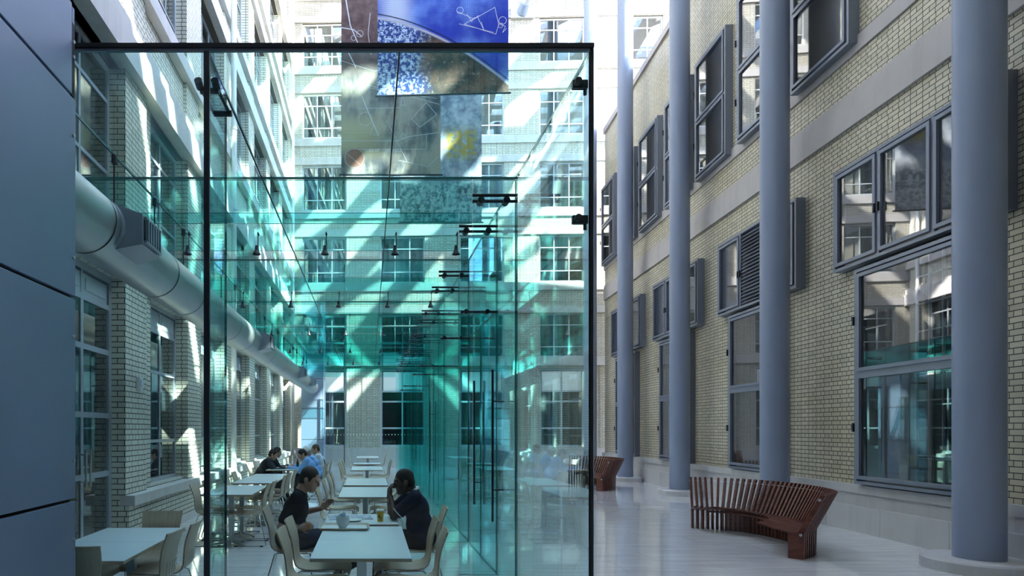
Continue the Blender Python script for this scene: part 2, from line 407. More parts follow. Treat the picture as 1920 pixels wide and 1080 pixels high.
# back wall windows
def bpos(x, y, z): return (x * math.cos(TB) - y * math.sin(TB), 26.93 + x * math.sin(TB) + y * math.cos(TB), z)
colname = ['column nearest the duct', 'second column from the duct', 'third column from the duct', 'fourth column from the duct', 'column behind the parapet']
for i, (x0, x1) in enumerate(BX):
    for j, (a, b) in enumerate(BR):
        lab = 'small-paned end wall window, %s row up, %s' % (ORD[j], colname[i])
        if j == 0: window(lab, bpos(x0, .12, a), TB, x1 - x0, b - a, [.5], [.24, .58, .71], ft=.09, mt=.07, solid=(('row', 3),), back=('dark' if i in (1, 2) else 'curtain', .22))
        else: window(lab, bpos(x0, .12, a), TB, x1 - x0, b - a, [1 / 3, 2 / 3], [.24, .74], ft=.06, mt=.04, fmat='white' if j > 3 else 'framel', back=('dark' if (i, j) in ((3, 5), (4, 5), (3, 2)) else 'curtain', .2))
# right wall windows
TR = math.atan2(-1, -.083)
def rpos(s, off, z):
    e = V((.083, 1, 0)) / KR; n = V((-1, .083, 0)) / KR
    p = V((7.12, 0, 0)) + e * (s * KR) + n * off; p.z = z; return p
def rwin(label, s0, s1, z0, z1, cols, rows, **kw):
    w = (s1 - s0) * KR
    return window(label, rpos(s1, 0, z0), TR, w, z1 - z0, cols, rows, ft=.05, mt=.06, y0=-.17, y1=.0, fmat='frame', pmat='paner', leaf=.055, **kw)
bayn = ['beside the nearest column', 'behind the second column', 'behind the third column', 'behind the fourth column']
for k in range(4):
    d = 4.1 * k
    if k < 4:
        w1 = rwin('lower two-light projecting window on the stone ledge, %s' % bayn[k], 7.95 + d, 9.97 + d, .78, 4.2, [], [.515], back=('blindw', -.012), handles=((.03, .9), (.03, 2.6)))
        if k == 0:      # grid of pale bars set behind the panes
            for z0_, z1_ in ((.10, 1.70), (1.86, 3.32)):
                m = MB(); x0_ = 1.08
                for i in range(5): m.box(x0_ + i * .23 - .013, x0_ + i * .23 + .013, -.045, -.015, z0_, z1_)
                n_ = int((z1_ - z0_) / .39)
                for j in range(n_ + 1): m.box(x0_, 2.0, -.04, -.02, z0_ + j * .39, z0_ + j * .39 + .022)
                m.build('bar_grid', M['framel'], w1)
            m = MB(); m.box(1.08, 1.96, -.0135, -.0125, .06, 3.36); m.build('dark_room_panel', M['dark'], w1)
        rwin('three-light projecting window over the ledge window, %s' % bayn[k], 7.42 + d, 10.48 + d, 4.28, 5.95, [1 / 3, 2 / 3], [], louver=((1, 0),) if k == 1 else (), back=('blindw' if k % 2 == 0 else 'room', -.012), handles=((1.0, .75), (1.08, .75)))
        rwin('tall upper projecting window on the sill band, %s' % bayn[k], 10.1 + d, 11.7 + d, 7.93, 10.9, [], [.49], back=('blindw', -.012), handles=((.02, .9), (.02, 2.2)))
        rwin('second tall upper window, %s, on the side towards the end wall' % bayn[k], 12.1 + d, 13.69 + d, 7.93, 10.9 if k else 11.1, [], [.49], back=('room', -.012), handles=((.02, .9), (.02, 2.2))) if k < 3 else None

# ------------------------------------------------------------------ columns
cn = ['nearest and thickest', 'second', 'third', 'fourth', 'fifth and farthest']
m1 = MB(); m1.lathe([(.237, .14), (.237, 22.28)], 48)
m2 = MB(); m2.lathe([(0, 0), (.53, 0), (.53, .118), (.515, .14), (.0, .14)], 48, smooth=False)
base_mesh = m2.mesh('base', M['plinth']); shaft_mesh = m1.mesh('shaft', M['colsteel'])
for i, z in enumerate((7.3, 11.5, 15.7, 19.85, 23.9)):
    t = thing('steel_column', 'tall round blue-grey steel column, %s along the buff brick wall' % cn[i], 'column', (6.57 + .08 * z, z, 0), 0, 'steel columns along the buff wall', 'thing')
    for nm, me in (('shaft', shaft_mesh), ('base', base_mesh)):
        o = bpy.data.objects.new(nm, me); COL.objects.link(o); o.parent = t

# ------------------------------------------------------------------ glass room
XR, HR = 1.45, 4.14          # glass side wall, roof height
Z0 = 4.07
FR = [6.14, 7.07, 9.1, 10.1, 12.1, 13.1, 15.1, 16.1, 18.1, 19.1, 21.1, 22.1, 24.2]
G2 = [M['glass'], M['edge']]
def glasspane(name, b, label, cat, group=None, mats=None):
    m = MB(); m.pane(*b); return tag(m.build(name, mats or G2), label, cat, group)
glasspane('glass_sheet', (-1.05, XR - .012, Z0 - .009, Z0 + .009, 0, HR - .02), 'large clear front glass pane in front of the two seated men', 'glass pane')
glasspane('glass_sheet', (-3.3, -1.08, Z0 - .009, Z0 + .009, 0, HR - .02), 'clear front glass pane between the grey cladding and the dark upright', 'glass pane')
m = MB(); m.pane(-1.074, -1.056, Z0 + .012, 4.6, 0, HR - .03)
t = thing('glass_fin', 'green glass fin standing square behind the dark upright of the front glass', 'glass fin')
m.build('fin_blade', [M['fin'], M['edge']], t)
m = MB(); m.box(-1.082, -1.046, Z0 - .014, Z0 + .012, 0, HR - .02); m.build('edge_strip', M['darksteel'], t)
m = MB(); m.box(-3.3, XR + .01, Z0 - .03, Z0 + .03, HR - .005, HR + .022); m.box(-3.3, XR + .01, Z0 - .012, Z0 - .010, HR - .022, HR - .005, mat=1)
tag(m.build('trim_4', [M['black'], M['ductbox']]), 'black capping rail along the top edge of the front glass', 'trim', kind='structure')
m = MB(); m.box(XR - .012, XR + .010, Z0 - .012, Z0 + .012, 0, HR - .005); m.box(XR + .010, XR + .014, Z0 - .012, Z0 + .02, 0, HR - .005, mat=1)
tag(m.build('trim_5', [M['black'], M['framel']]), 'black vertical sealed corner edge of the glass box', 'trim', kind='structure')
# roof panes
xs = [-3.3, -2.31, -1.06, .195, XR]; zs = [Z0, 6.14, 9.1, 12.1, 15.1, 18.1, 21.1, 24.2]
strip = ['against the brick wall', 'over the brick side table row', 'over the aisle', 'over the centre table row']
for i in range(4):
    for j in range(len(zs) - 1):
        glasspane('roof_glass', (xs[i] + .006, xs[i + 1] - .006, zs[j] + .008, zs[j + 1] - .008, HR - .02, HR), 'clear glass roof pane %s, %s bay behind the front glass' % (strip[i], ORD[j]), 'glass pane', 'glass roof panes')
for n_, x in ((6, -2.31), (7, -1.06), (8, .195)):
    m = MB(); m.box(x - .005, x + .005, Z0, 24.2, HR - .021, HR + .002)
    tag(m.build('trim_%d' % n_, M['black']), 'dark sealed roof seam running back between glass panes %s' % {6: 'over the brick side table row', 7: 'behind the dark upright', 8: 'over the centre table row'}[n_], 'trim', kind='structure')
# beams, fins and side panels
for i, z in enumerate(FR):
    glasspane('glass_beam', (-3.28, XR - .44, z - .010, z + .010, HR - .46, HR - .03), 'green glass roof beam, %s behind the front glass' % ORD[i], 'glass beam', 'glass roof beams', [M['beamglass'], M['edge']])
    glasspane('glass_fin', (XR - .43, XR - .014, z - .010, z + .010, 0, HR - .03), 'green glass wall fin standing square to the side glass, %s behind the front' % ORD[i], 'glass fin', 'glass wall fins', [M['fin'], M['edge']])
    t = thing('fin_splice', 'pair of dark steel rods clamping roof beam to wall fin, %s from the front' % ORD[i], 'clamp', (XR, z, 3.92), 0, 'steel clamps on the glass fins')
    for dz in (.03, -.03):
        m = MB(); m.tube([(-.42 - .02, -.03, dz), (-.01, -.03, dz)], .016, 8); m.build('rod', M['darksteel'], t)
    for x in (-.36, -.11):
        m = MB(); m.tube([(x, -.075, -.03), (x, .02, -.03)], .034, 12); m.build('disc', M['darksteel'], t)
prev = Z0
doors = {(7.07, 9.1), (13.1, 15.1), (19.1, 21.1)}
dn = 0
for i, z in enumerate(FR):
    a, b = prev, z
    if (a, b) in doors:
        mid = (a + b) / 2; dn += 1
        glasspane('glass_sheet', (XR - .009, XR + .009, a + .01, b - .01, 3.0, HR - .02), 'fixed glass pane over the %s pair of glass doors in the side glass' % ORD[dn - 1], 'glass pane', 'side wall glass panes')
        for y0, y1, nm in ((a + .02, mid - .008, 'nearer'), (mid + .008, b - .02, 'farther')):
            WN[0] += 1
            d = thing('door_%d' % WN[0], '%s glass leaf of the %s door pair in the side glass wall' % (nm, ORD[dn - 1]), 'door', kind='structure')
            m = MB(); m.pane(XR - .009, XR + .009, y0, y1, .01, 2.98); m.build('door_pane', G2, d)
            if nm == 'farther' :
                m = MB(); m.box(XR - .012, XR + .012, y0 - .006, y0 + .004, .01, 2.98); m.box(XR - .012, XR + .012, y1 - .004, y1 + .016, .01, 2.98); m.build('edge_strip', M['black'], d)
            hy = mid - .12 if nm == 'nearer' else mid + .12
            for sx in (-.07, .07) if nm == 'farther' else ():
                m = MB(); m.tube([(XR + sx, hy, .66), (XR + sx, hy, 2.29)], .014, 8)
                for hz in (.95, 2.0): m.tube([(XR, hy, hz), (XR + sx, hy, hz)], .008, 6)
                m.build('door_handle', M['darksteel'], d)
        for zz in (a, b):
            t = thing('door_head_clamp', 'dark steel rod at door head height, %s end of the %s door pair' % ('near' if zz == a else 'far', ORD[dn - 1]), 'clamp', (XR, zz, 2.98), 0, 'steel clamps on the glass fins')
            m = MB(); m.tube([(-.42, -.03, 0), (-.01, -.03, 0)], .017, 8); m.build('rod', M['darksteel'], t)
            for x in (-.36, -.12):
                m = MB(); m.tube([(x, -.06, 0), (x, .02, 0)], .028, 12); m.build('disc', M['darksteel'], t)
    else:
        glasspane('glass_sheet', (XR - .009, XR + .009, a + (.014 if i == 0 else .01), b - .01, 0, HR - .02), 'full height side glass pane %s behind the front corner' % ORD[i], 'glass pane', 'side wall glass panes')
    prev = b
# tall pull handle on the second side pane
t = thing('pull_bar', 'tall dark pull bar standing off the second side glass pane', 'handle', (XR, 6.67, 0))
m = MB(); m.tube([(-.13, 0, .66), (-.13, 0, 2.29)], .013, 10); m.build('bar', M['darksteel'], t)
for hz in (1.0, 1.95):
    m = MB(); m.tube([(-.13, 0, hz), (-.008, .03, hz)], .009, 6); m.build('standoff', M['darksteel'], t)
# end glass of the room
t = thing('glass_sheet', 'dotted glass pane closing the far end of the glass room', 'glass pane')
m = MB(); m.pane(-1.84, XR, 24.35, 24.37, 0, HR - .03); m.build('end_pane', G2, t)
for i in range(26):
    x = -1.75 + i * .125
    m = MB(); m.tube([(x, 24.336, 1.44), (x, 24.348, 1.44)], .02, 10); m.build('marker_dot', M['white'], t)
m = MB(); m.box(-1.0, -.97, 24.33, 24.39, 0, HR - .03); m.build('upright', M['black'], t)
# spider splice on the front fin
t = thing('spider_clamp', 'dark steel spider clamp with round discs at the head of the front fin', 'clamp', (-1.065, Z0 + .12, 3.95))
for x in (-.075, .035):
    m = MB(); m.tube([(x, -.06, .02), (x, .0, .0)], .026, 14); m.build('disc', M['darksteel'], t)
    m = MB(); m.tube([(x, -.03, .0), (x + .02, .30, -.02)], .013, 8); m.build('rod', M['darksteel'], t)
m = MB(); m.tube([(-.075, -.0, -.02), (.05, -.0, -.02)], .022, 10); m.build('cross_bar', M['darksteel'], t)
m = MB(); m.tube([(-.05, .28, -.03), (.075, .28, -.03)], .022, 10); m.build('cross_bar', M['darksteel'], t)
for nm, h in (('upper', 3.92), ('lower', 3.03)):
    t = thing('corner_clamp', '%s black corner clamp on the sealed edge of the glass box' % nm, 'clamp', (XR, Z0, h), 0, 'corner clamps of the glass box')
    m = MB(); m.box(-.115, -.012, .012, .05, -.028, .03); m.build('clamp_plate', M['darksteel'], t, .008)
    m = MB(); m.tube([(-.09, -.03, 0), (-.09, .012, 0)], .022, 14); m.build('disc', M['black'], t)
    m = MB(); m.tube([(-.03, .03, -.02), (-.03, .03, -.065)], .012, 8); m.build('pin', M['darksteel'], t)

# ------------------------------------------------------------------ grey cladding in the foreground, and its twin at the far end
def cladding(name, label, x0, x1, y0, y1, hs, seam=.02):
    t = thing(name, label, 'cladding')
    m = MB(); m.box(x0 + .02, x1 - .03, y0 + .03, y1 - .03, 0, hs[-1] - .02); m.build('core', M['gap'], t)
    tall = name == 'panel_enclosure'
    if tall:
        m = MB(); m.box(x1 - .028, x1 - .006, y1 - .06, y1 - .012, hs[-2] + .01, hs[-1] - .12); m.build('joint_strip', M['gap'], t)
    for a, b in zip(hs, hs[1:]):
        for q in ((x1 - .03, x1, y0, y1 - (.06 if tall and b == hs[-1] else .012), a + seam / 2, b - seam / 2), (x0, x1 - .012, y1 - .03, y1, a + seam / 2, b - seam / 2), (x0, x1 - .012, y0, y0 + .03, a + seam / 2, b - seam / 2)):
            m = MB(); m.box(*q); m.build('cladding_panel', M['panel'], t, .004)
        if name == 'panel_enclosure':
            for zz in (a + .25, b - .25):
                m = MB(); m.tube([(x1, y1 - .05, zz), (x1 + .012, y1 - .05, zz)], .010, 10); m.build('fixing_stud', M['steel'], t)
    return t
cladding('panel_enclosure', 'blue-grey metal clad enclosure filling the near corner before the glass room', -3.2, -1.885, .5, 4.0, [-.06, 1.2, 2.49, 3.765, 4.36])
cladding('duct_riser', 'teal-grey metal clad riser where the duct ends beside the end wall', -2.75, -1.86, 25.0, 26.3, [0, 1.24, 2.48, 3.7, 4.3])

# ------------------------------------------------------------------ duct
DX, DZ, DR = -2.3, 3.33, .263
t = thing('air_duct', 'long round grey metal air duct hung under the glass roof along the brick wall', 'duct', (DX, 0, DZ))
cuts = [4.12, 5.0, 6.65, 7.68, 9.9, 11.1, 13.4, 15.4, 17.6, 19.8, 22.0, 24.3]
for a, b in zip(cuts, cuts[1:]):
    m = MB(); m.tube([(0, a + .004, 0), (0, b - .004, 0)], DR, 40, caps=False); m.build('duct_section', M['duct'], t)
    if a > 4.2:
        m = MB(); m.tube([(0, a - .008, 0), (0, a + .008, 0)], DR + .004, 40, caps=False); m.build('joint_band', M['gap'], t)
m = MB(); m.tube([(0, 24.3, 0), (0, 24.75, 0), (0, 24.95, -.02), (0, 25.0, -.02)], [DR, DR, .16, .02], 32); m.build('end_cap', M['duct'], t)
for a in (5.1, 11.75, 18.2, 21.6):
    m = MB()
    n = 14; ring = []
    for yy in (a, a + .62):
        ring.append([(math.cos(q) * (DR + .006), yy, math.sin(q) * (DR + .006)) for q in [math.radians(-38 + 100 * k / n) for k in range(n + 1)]])
    m.add(ring[0] + ring[1], [(k, k + 1, n + 2 + k, n + 1 + k) for k in range(n)], 0, True)
    m.hexa([(.17, a + .06, -.19), (.17, a + .06, .20), (.17, a + .56, .20), (.17, a + .56, -.19)], [(.40, a + .10, -.13), (.40, a + .10, .12), (.40, a + .52, .12), (.40, a + .52, -.13)])
    b = m.build('diffuser_box', M['ductbox'], t)
    m = MB()
    m.box(.401, .409, a + .13, a + .49, -.10, .09, 1)
    for k in range(6):
        yy = a + .15 + k * .06
        m.box(.405, .435, yy, yy + .02, -.10, .09)
    m.box(.405, .43, a + .12, a + .50, -.115, -.095); m.box(.405, .43, a + .12, a + .50, .085, .105)
    m.build('grille', [M['ductbox'], M['gap']], b)
for z in (5.6, 6.65, 7.68, 9.65, 10.65, 12.65, 13.65, 15.65, 16.65, 18.65, 19.65, 21.65, 22.65):
    m = MB(); m.tube([(0, z, DR), (0, z, HR - .03 - DZ)], .008, 6); m.tube([(0, z, HR - .10 - DZ), (0, z, HR - .022 - DZ)], .026, 8); m.tube([(0, z, DR - .01), (0, z, DR + .05)], .02, 8)
    m.build('hanger_rod', M['darksteel'], t)

# ------------------------------------------------------------------ spotlights
rowlab = ['first', 'second', 'third', 'fourth', 'fifth']
for j, z in enumerate((7.07, 10.1, 13.1, 16.1, 19.1)):
    for i, x in enumerate((-2.04, -1.26, -.49, .30, 1.0 if j else .99)):
        t = thing('spotlight', 'small spotlight on a stem, %s row behind front glass, %s from brick wall' % (rowlab[j], ORD[i]), 'lamp', (x, z - .05, 3.80), 0, 'spotlights under the glass roof')
        m = MB(); m.tube([(0, 0, .08), (0, 0, -.10)], .006, 6); m.tube([(0, .05, .06), (0, 0, .06)], .012, 8); m.build('stem', M['darksteel'], t)
        m = MB(); m.lathe([(.0, -.07), (.016, -.075), (.022, -.12), (.026, -.135), (.048, -.175), (.046, -.177), (.02, -.15), (0, -.15)], 16, (-.015, 0, 0)); m.build('lamp_head', M['darksteel'], t)

# ------------------------------------------------------------------ downpipes on the brick wall
def pipe(label, x, y, z0, z1, r=.065):
    t = thing('downpipe', label, 'pipe', (x, y, 0), 0, 'white downpipes')
    m = MB(); m.tube([(0, 0, z0 + .25), (0, 0, z1)], r, 16); m.build('pipe_run', M['white'], t)
    m = MB(); m.tube([(0, 0, z0 + .28), (0, 0, z0 + .16), (.03, 0, z0 + .06), (.10, 0, z0), (.12, 0, z0 - .12)], r * 1.05, 14); m.build('elbow', M['white'], t)
    z = z0 + .6
    while z < z1 - .5:
        m = MB(); m.tube([(0, 0, z), (0, 0, z + .06)], r * 1.25, 16); m.build('collar', M['white'], t); z += 1.9
pipe('white downpipe running full height up the brick wall behind the front glass upright', -3.22, 14.75, .55, 22.2)
pipe('white downpipe in the corner where the duct wall meets the end wall', -3.24, 26.3, .55, 22.2, .06)
t = thing('wall_sounder', 'small white round-faced sounder box fixed to the first brick pier', 'alarm', (-3.35, 8.98, 2.3))
m = MB(); m.box(0, .06, -.06, .06, -.1, .1); m.build('housing', M['white'], t, .006)
m = MB(); m.tube([(.06, 0, .02), (.075, 0, .02)], .055, 20); m.build('face_disc', M['laminate'], t)
# roof strut foot on the end wall
p = bpos(6.55, -.06, 19.55)
t = thing('strut_bracket', 'pale steel roof strut with its bracket plate high on the end wall', 'strut', p, TB)
m = MB(); m.box(-.5, .5, -.06, .05, -.3, .22); m.build('plate', M['framel'], t, .01)
m = MB(); m.tube([(0, .0, -.05), (.05, -.35, .12)], [.25, .2], 20); m.build('shoe', M['panel'], t)
m = MB(); m.tube([(.05, -.3, .1), (2.35, -4.1, 2.6)], .17, 20); m.build('tube', M['framel'], t)

# ------------------------------------------------------------------ banners
def banner_mat(name, kind):
    t = NT(name); p = t.obj(); x, _, z = t.xyz(p)
    if kind == 'blue':
        sky_ = t.mix(t.step(t.noise(1.2, 4, p), .4, .72), (.025, .055, .48), (.18, .32, .80))
        sky_ = t.mix(t.math('MULTIPLY', t.step(t.math('ABSOLUTE', t.math('ADD', x, .98)), .5, .05), .75), sky_, (.75, .82, .95))
        xx = t.math('ADD', x, 1.09)
        f = t.math('SUBTRACT', t.math('SUBTRACT', 1.63, t.math('MULTIPLY', xx, .44)), t.math('MULTIPLY', t.math('MULTIPLY', xx, t.math('SUBTRACT', x, .34)), .128))
        d = t.math('SUBTRACT', f, z)
        n = t.noise(13, 6, p, .72); n2 = t.noise(2.2, 5, p, .65)
        land = t.mix(t.step(n2, .35, .65), (.035, .04, .03), (.20, .12, .07))
        land = t.mix(t.step(n, .56, .66), land, (.30, .30, .24))
        frost = t.mix(t.step(t.math('ADD', n, t.math('MULTIPLY', n2, .35)), .64, .74), (.025, .06, .28), (.60, .76, .95))
        left = t.step(t.math('ADD', x, t.math('MULTIPLY', n2, .9)), .25, -.25)
        land = t.mix(left, land, frost)
        c = t.mix(t.step(d, -.01, .12), sky_, land)
        c = t.mix(t.step(t.math('ABSOLUTE', t.math('SUBTRACT', d, .05)), .05, .0), c, (.55, .55, .65))
        c = t.mix(t.step(t.math('ABSOLUTE', t.math('ADD', d, .03)), .025, .0), c, (.01, .015, .06))
        g = t.math('MAXIMUM', t.step(t.math('SINE', t.math('MULTIPLY', x, 150)), .75, .95), t.step(t.math('SINE', t.math('MULTIPLY', z, 150)), .75, .95))
        c = t.mix(t.math('MULTIPLY', g, .3), c, (.01, .02, .12))
    elif kind == 'brown':
        n = t.noise(1.4, 5, t.scaled(p, (1, 1, .5)), .6); n2 = t.noise(5, 4, p)
        up = t.mix(t.step(n2, .3, .7), (.11, .07, .07), (.20, .135, .13))
        lowc = t.mix(t.step(n, .38, .60), (.085, .09, .11), (.50, .46, .37))
        c = t.mix(t.step(z, 2.1, 2.9), lowc, up)
        c = t.mix(t.math('MULTIPLY', t.step(t.math('ABSOLUTE', t.math('SUBTRACT', z, .95)), .7, .2), t.step(x, .1, -.6)), c, (.55, .52, .33))
        r = t.math('SQRT', t.math('ADD', t.math('POWER', t.math('ADD', x, .88), 2), t.math('POWER', t.math('SUBTRACT', z, .4), 2)))
        c = t.mix(t.step(r, .25, .22), c, (.38, .20, .15))
    else:
        n = t.noise(2.0, 6, p, .7); n2 = t.noise(7, 5, p, .7)
        c = t.mix(t.step(n, .35, .65), (.13, .17, .24), (.50, .56, .60))
        yb = t.math('MULTIPLY', t.step(t.math('ABSOLUTE', t.math('SUBTRACT', x, .55)), .55, .3), t.step(t.math('ABSOLUTE', t.math('SUBTRACT', z, 2.15)), .55, .25))
        c = t.mix(t.math('MULTIPLY', yb, t.step(n2, .42, .52)), c, (.45, .35, .06))
        c = t.mix(t.math('MULTIPLY', t.step(z, 1.25, .9), t.step(n2, .49, .55)), c, (.70, .72, .68))
        c = t.mix(t.math('MULTIPLY', t.step(z, 1.25, .9), t.step(n2, .48, .36)), c, (.10, .15, .10))
    return t.principled(c, .7, 0, .2)
M['ink'] = plain('white_print', (.78, .80, .84), .6)
def circle(cx, cz, r, n=18, a0=0, a1=2 * PI): return [(cx + r * math.cos(a0 + (a1 - a0) * k / n), cz + r * math.sin(a0 + (a1 - a0) * k / n)) for k in range(n + 1)]
def text_faces(mb, s, size, x, z, y, mat=1):
    cu = bpy.data.curves.new('lettering', 'FONT'); cu.body = s; cu.size = size; cu.align_x = 'CENTER'
    o = bpy.data.objects.new('lettering', cu); COL.objects.link(o)
    dg = bpy.context.evaluated_depsgraph_get(); me = bpy.data.meshes.new_from_object(o.evaluated_get(dg))
    mb.add([(v.co.x + x, y, v.co.y + z) for v in me.vertices], [tuple(q.vertices) for q in me.polygons], mat)
    bpy.data.objects.remove(o); bpy.data.curves.remove(cu); bpy.data.meshes.remove(me)
def banner(label, px0, px1, py, y, top, kind, rot, strokes):
    a, b = at(px0, py, y), at(px1, py, y); w = b.x - a.x
    t = thing('hanging_banner', label, 'banner', ((a.x + b.x) / 2, y, a.z), rot)
    m = MB(); n = 12
    for i in range(n):      # cloth in gently billowing strips
        q = lambda k: (-w / 2 + w * k / n, .03 * math.sin(k * 1.3), )
        (x0, d0), (x1, d1) = q(i), q(i + 1)
        m.box(x0, x1, -.004, .004, 0, top - a.z)
    for pts, wd in strokes: m.ribbon(pts, wd, -.0065)
    if kind == 'brown': text_faces(m, 'INDEX OF      DISTANCE', .085, -.20, .56, -.0065)
    m.build('cloth', [banner_mat(kind + '_print', kind), M['ink']], t)
    m = MB(); m.tube([(-w / 2 - .05, 0, .0), (w / 2 + .05, 0, .0)], .022, 10); m.build('hem_rod', M['darksteel'], t)
    m = MB()
    for x in (-w / 2 + .1, w / 2 - .1): m.tube([(x, 0, top - a.z), (x, 0, 22.4 - a.z)], .006, 6)
    m.build('hanging_cable', M['steel'], t)
rnd = random.Random(3)
def scribble(cx, cz, r, n, rr): return [(cx + rr.uniform(-r, r), cz + rr.uniform(-r, r)) for _ in range(n)]
S_blue = [([(.35, 2.0), (.62, 2.45), (.78, 2.6)], .012), ([(.40, 1.98), (.68, 2.42)], .012), ([(.3, 1.72), (.65, 1.55), (1.08, 1.78), (1.16, 1.42), (1.1, 1.22), (.45, 1.45), (.75, 1.62)], .009), ([(.34, 1.46), (1.05, 1.26)], .008), ([(.72, 1.6), (.86, 1.3), (.8, 1.48)], .009),
          (circle(.36, 1.74, .07, 10), .008), (circle(1.24, 1.5, .08, 10), .009), (circle(1.2, 1.4, .05, 10), .008), ([(1.16, 1.42), (1.3, 1.38), (1.24, 1.25), (1.32, 1.33)], .008), ([(.5, 1.66), (.6, 1.5), (.66, 1.58)], .009)]
S_brown = [([(-1.2, 2.75), (-.4, 2.5), (.2, 2.6), (1.15, 2.35)], .010), (circle(.1, 2.9, .35, 20), .008), ([(.5, 1.35), (.85, 1.75), (1.1, 1.45), (.7, 1.15), (.5, 1.35)], .010), (circle(-.62, 1.35, .16, 18), .008), ([(-.1, 1.3), (.4, .3)], .008), ([(.2, .35), (.9, .2), (1.15, .45)], .008), ([(-1.1, 4.3), (-.98, 3.6), (-.7, 2.95)], .025), ([(-1.2, 3.55), (-.9, 3.5), (-.72, 3.35)], .022), (circle(-.75, 3.4, .08), .01), (circle(-.9, 3.3, .06), .01), ([(-1.1, 3.1), (-.85, 2.6)], .02), ([(-.5, 3.9), (-.55, 3.4), (-.48, 2.9)], .012),
           ([(-1.2, .82), (.15, .82), (.42, .92), (1.15, 1.02)], .012), ([(-.55, 2.16), (1.17, 1.7)], .01), ([(-.55, 2.10), (1.1, 1.84)], .007), ([(-.8, 1.6), (.2, 1.62)], .008), ([(.28, 1.98), (.24, 1.68), (.34, 1.68), (.28, 1.98)], .01), ([(-.7, 1.9), (-.5, 1.4), (-.3, .95)], .02),
           ([(.86, .96), (.86, .62), (-.9, .62)], .008), (circle(-.88, .4, .23, 24), .008), ([(-1.05, .5), (-.75, .25)], .008), (circle(.3, .93, .06, 12), .008), ([(-.3, .95), (-.5, .98), (-.42, 1.2)], .008)]
banner('brown banner printed with fine white diagrams and lettering, second from the front', 640, 826, 328, 15.0, 13.2, 'brown', 0, S_brown)
banner('blue banner printed with dark ground and white line figures, hanging nearest the front', 708, 952, 177, 13.0, 12.4, 'blue', -.05, S_blue)
banner('grey banner with a yellow patch, hanging behind and below the brown one', 750, 903, 417, 17.0, 13.2, 'grey', 0, [(scribble(.1, .55, .5, 9, rnd), .008), (scribble(-.7, .8, .35, 8, rnd), .01), ([(-1.0, .12), (.2, .12)], .012), ([(-.9, .2), (.3, .22)], .01)])

# ------------------------------------------------------------------ tables
TW = .72
def make_table():
    t = thing('cafe_table', 'x', 'table', (0, 0, 0), 0, 'white cafe tables')
    m = MB(); m.box(-TW / 2, TW / 2, -TW / 2, TW / 2, .715, .736, 1); m.box(-TW / 2, TW / 2, -TW / 2, TW / 2, .736, .741, 0)
    m.build('tabletop', [M['laminate'], M['plyedge']], t, .0015)
    m = MB(); m.box(-.035, .035, -.035, .035, .03, .70); m.build('column', M['steel'], t, .006)
    m = MB(); m.box(-.16, .16, -.16, .16, .70, .714); m.build('top_plate', M['darksteel'], t)
    for k in range(4):
        a = PI / 4 + k * PI / 2; c, q = math.cos(a), math.sin(a)
        m = MB(); m.hexa([(c * .03 - q * .02, q * .03 + c * .02, .012), (c * .03 + q * .02, q * .03 - c * .02, .012), (c * .03 + q * .02, q * .03 - c * .02, .06), (c * .03 - q * .02, q * .03 + c * .02, .06)],
                         [(c * .33 - q * .014, q * .33 + c * .014, .012), (c * .33 + q * .014, q * .33 - c * .014, .012), (c * .33 + q * .014, q * .33 - c * .014, .026), (c * .33 - q * .014, q * .33 + c * .014, .026)])
        f = m.build('foot', M['steel'], t)
        m = MB(); m.tube([(c * .31, q * .31, 0), (c * .31, q * .31, .013)], .018, 10); m.build('glide', M['black'], f)
    return t
tproto = make_table(); tused = [False]
def place_table(x, y, label):
    if not tused[0]:
        tused[0] = True; tproto.location = (x, y, 0); tproto['label'] = label; return tproto
    return dup(tproto, (x, y, 0), 0, label)
CX = -.062
ctab = [4.38 + .36, 5.105 + .36, 5.955 + .36, 8.36 + .36, 9.085 + .36, 10.12 + .36, 10.845 + .36, 13.85 + .36, 14.575 + .36, 16.2 + .36, 19.6 + .36, 20.325 + .36]
for i, y in enumerate(ctab):
    place_table(CX + (-.02 if i == 2 else 0), y, ['empty white square table standing nearest to the front glass in the centre row', 'white square table in the centre row with the tray and bowl on it', 'white square table between the two seated men'][i] if i < 3 else 'white square table in the centre row, %s behind the two seated men' % ORD[i - 3])
LX = -2.0
for i, (x, y) in enumerate([(-2.06, 4.66), (-2.06, 5.385), (LX, 9.02), (LX, 9.745), (-1.98, 10.86), (-1.98, 11.585), (-1.96, 12.32 + .02), (-1.97, 14.32), (-1.97, 15.045)]):
    place_table(x, y, ['white square table beside the metal cladding, nearest the front glass', 'white square table beside the glazed door, joined behind the one at the cladding'][i] if i < 2 else
                ('white square table in the brick side row, %s behind the dark upright' % ORD[i - 2] if i < 7 else 'white square table with papers between the %s of four people by the brick wall' % ('nearer two' if i == 7 else 'farther two')))

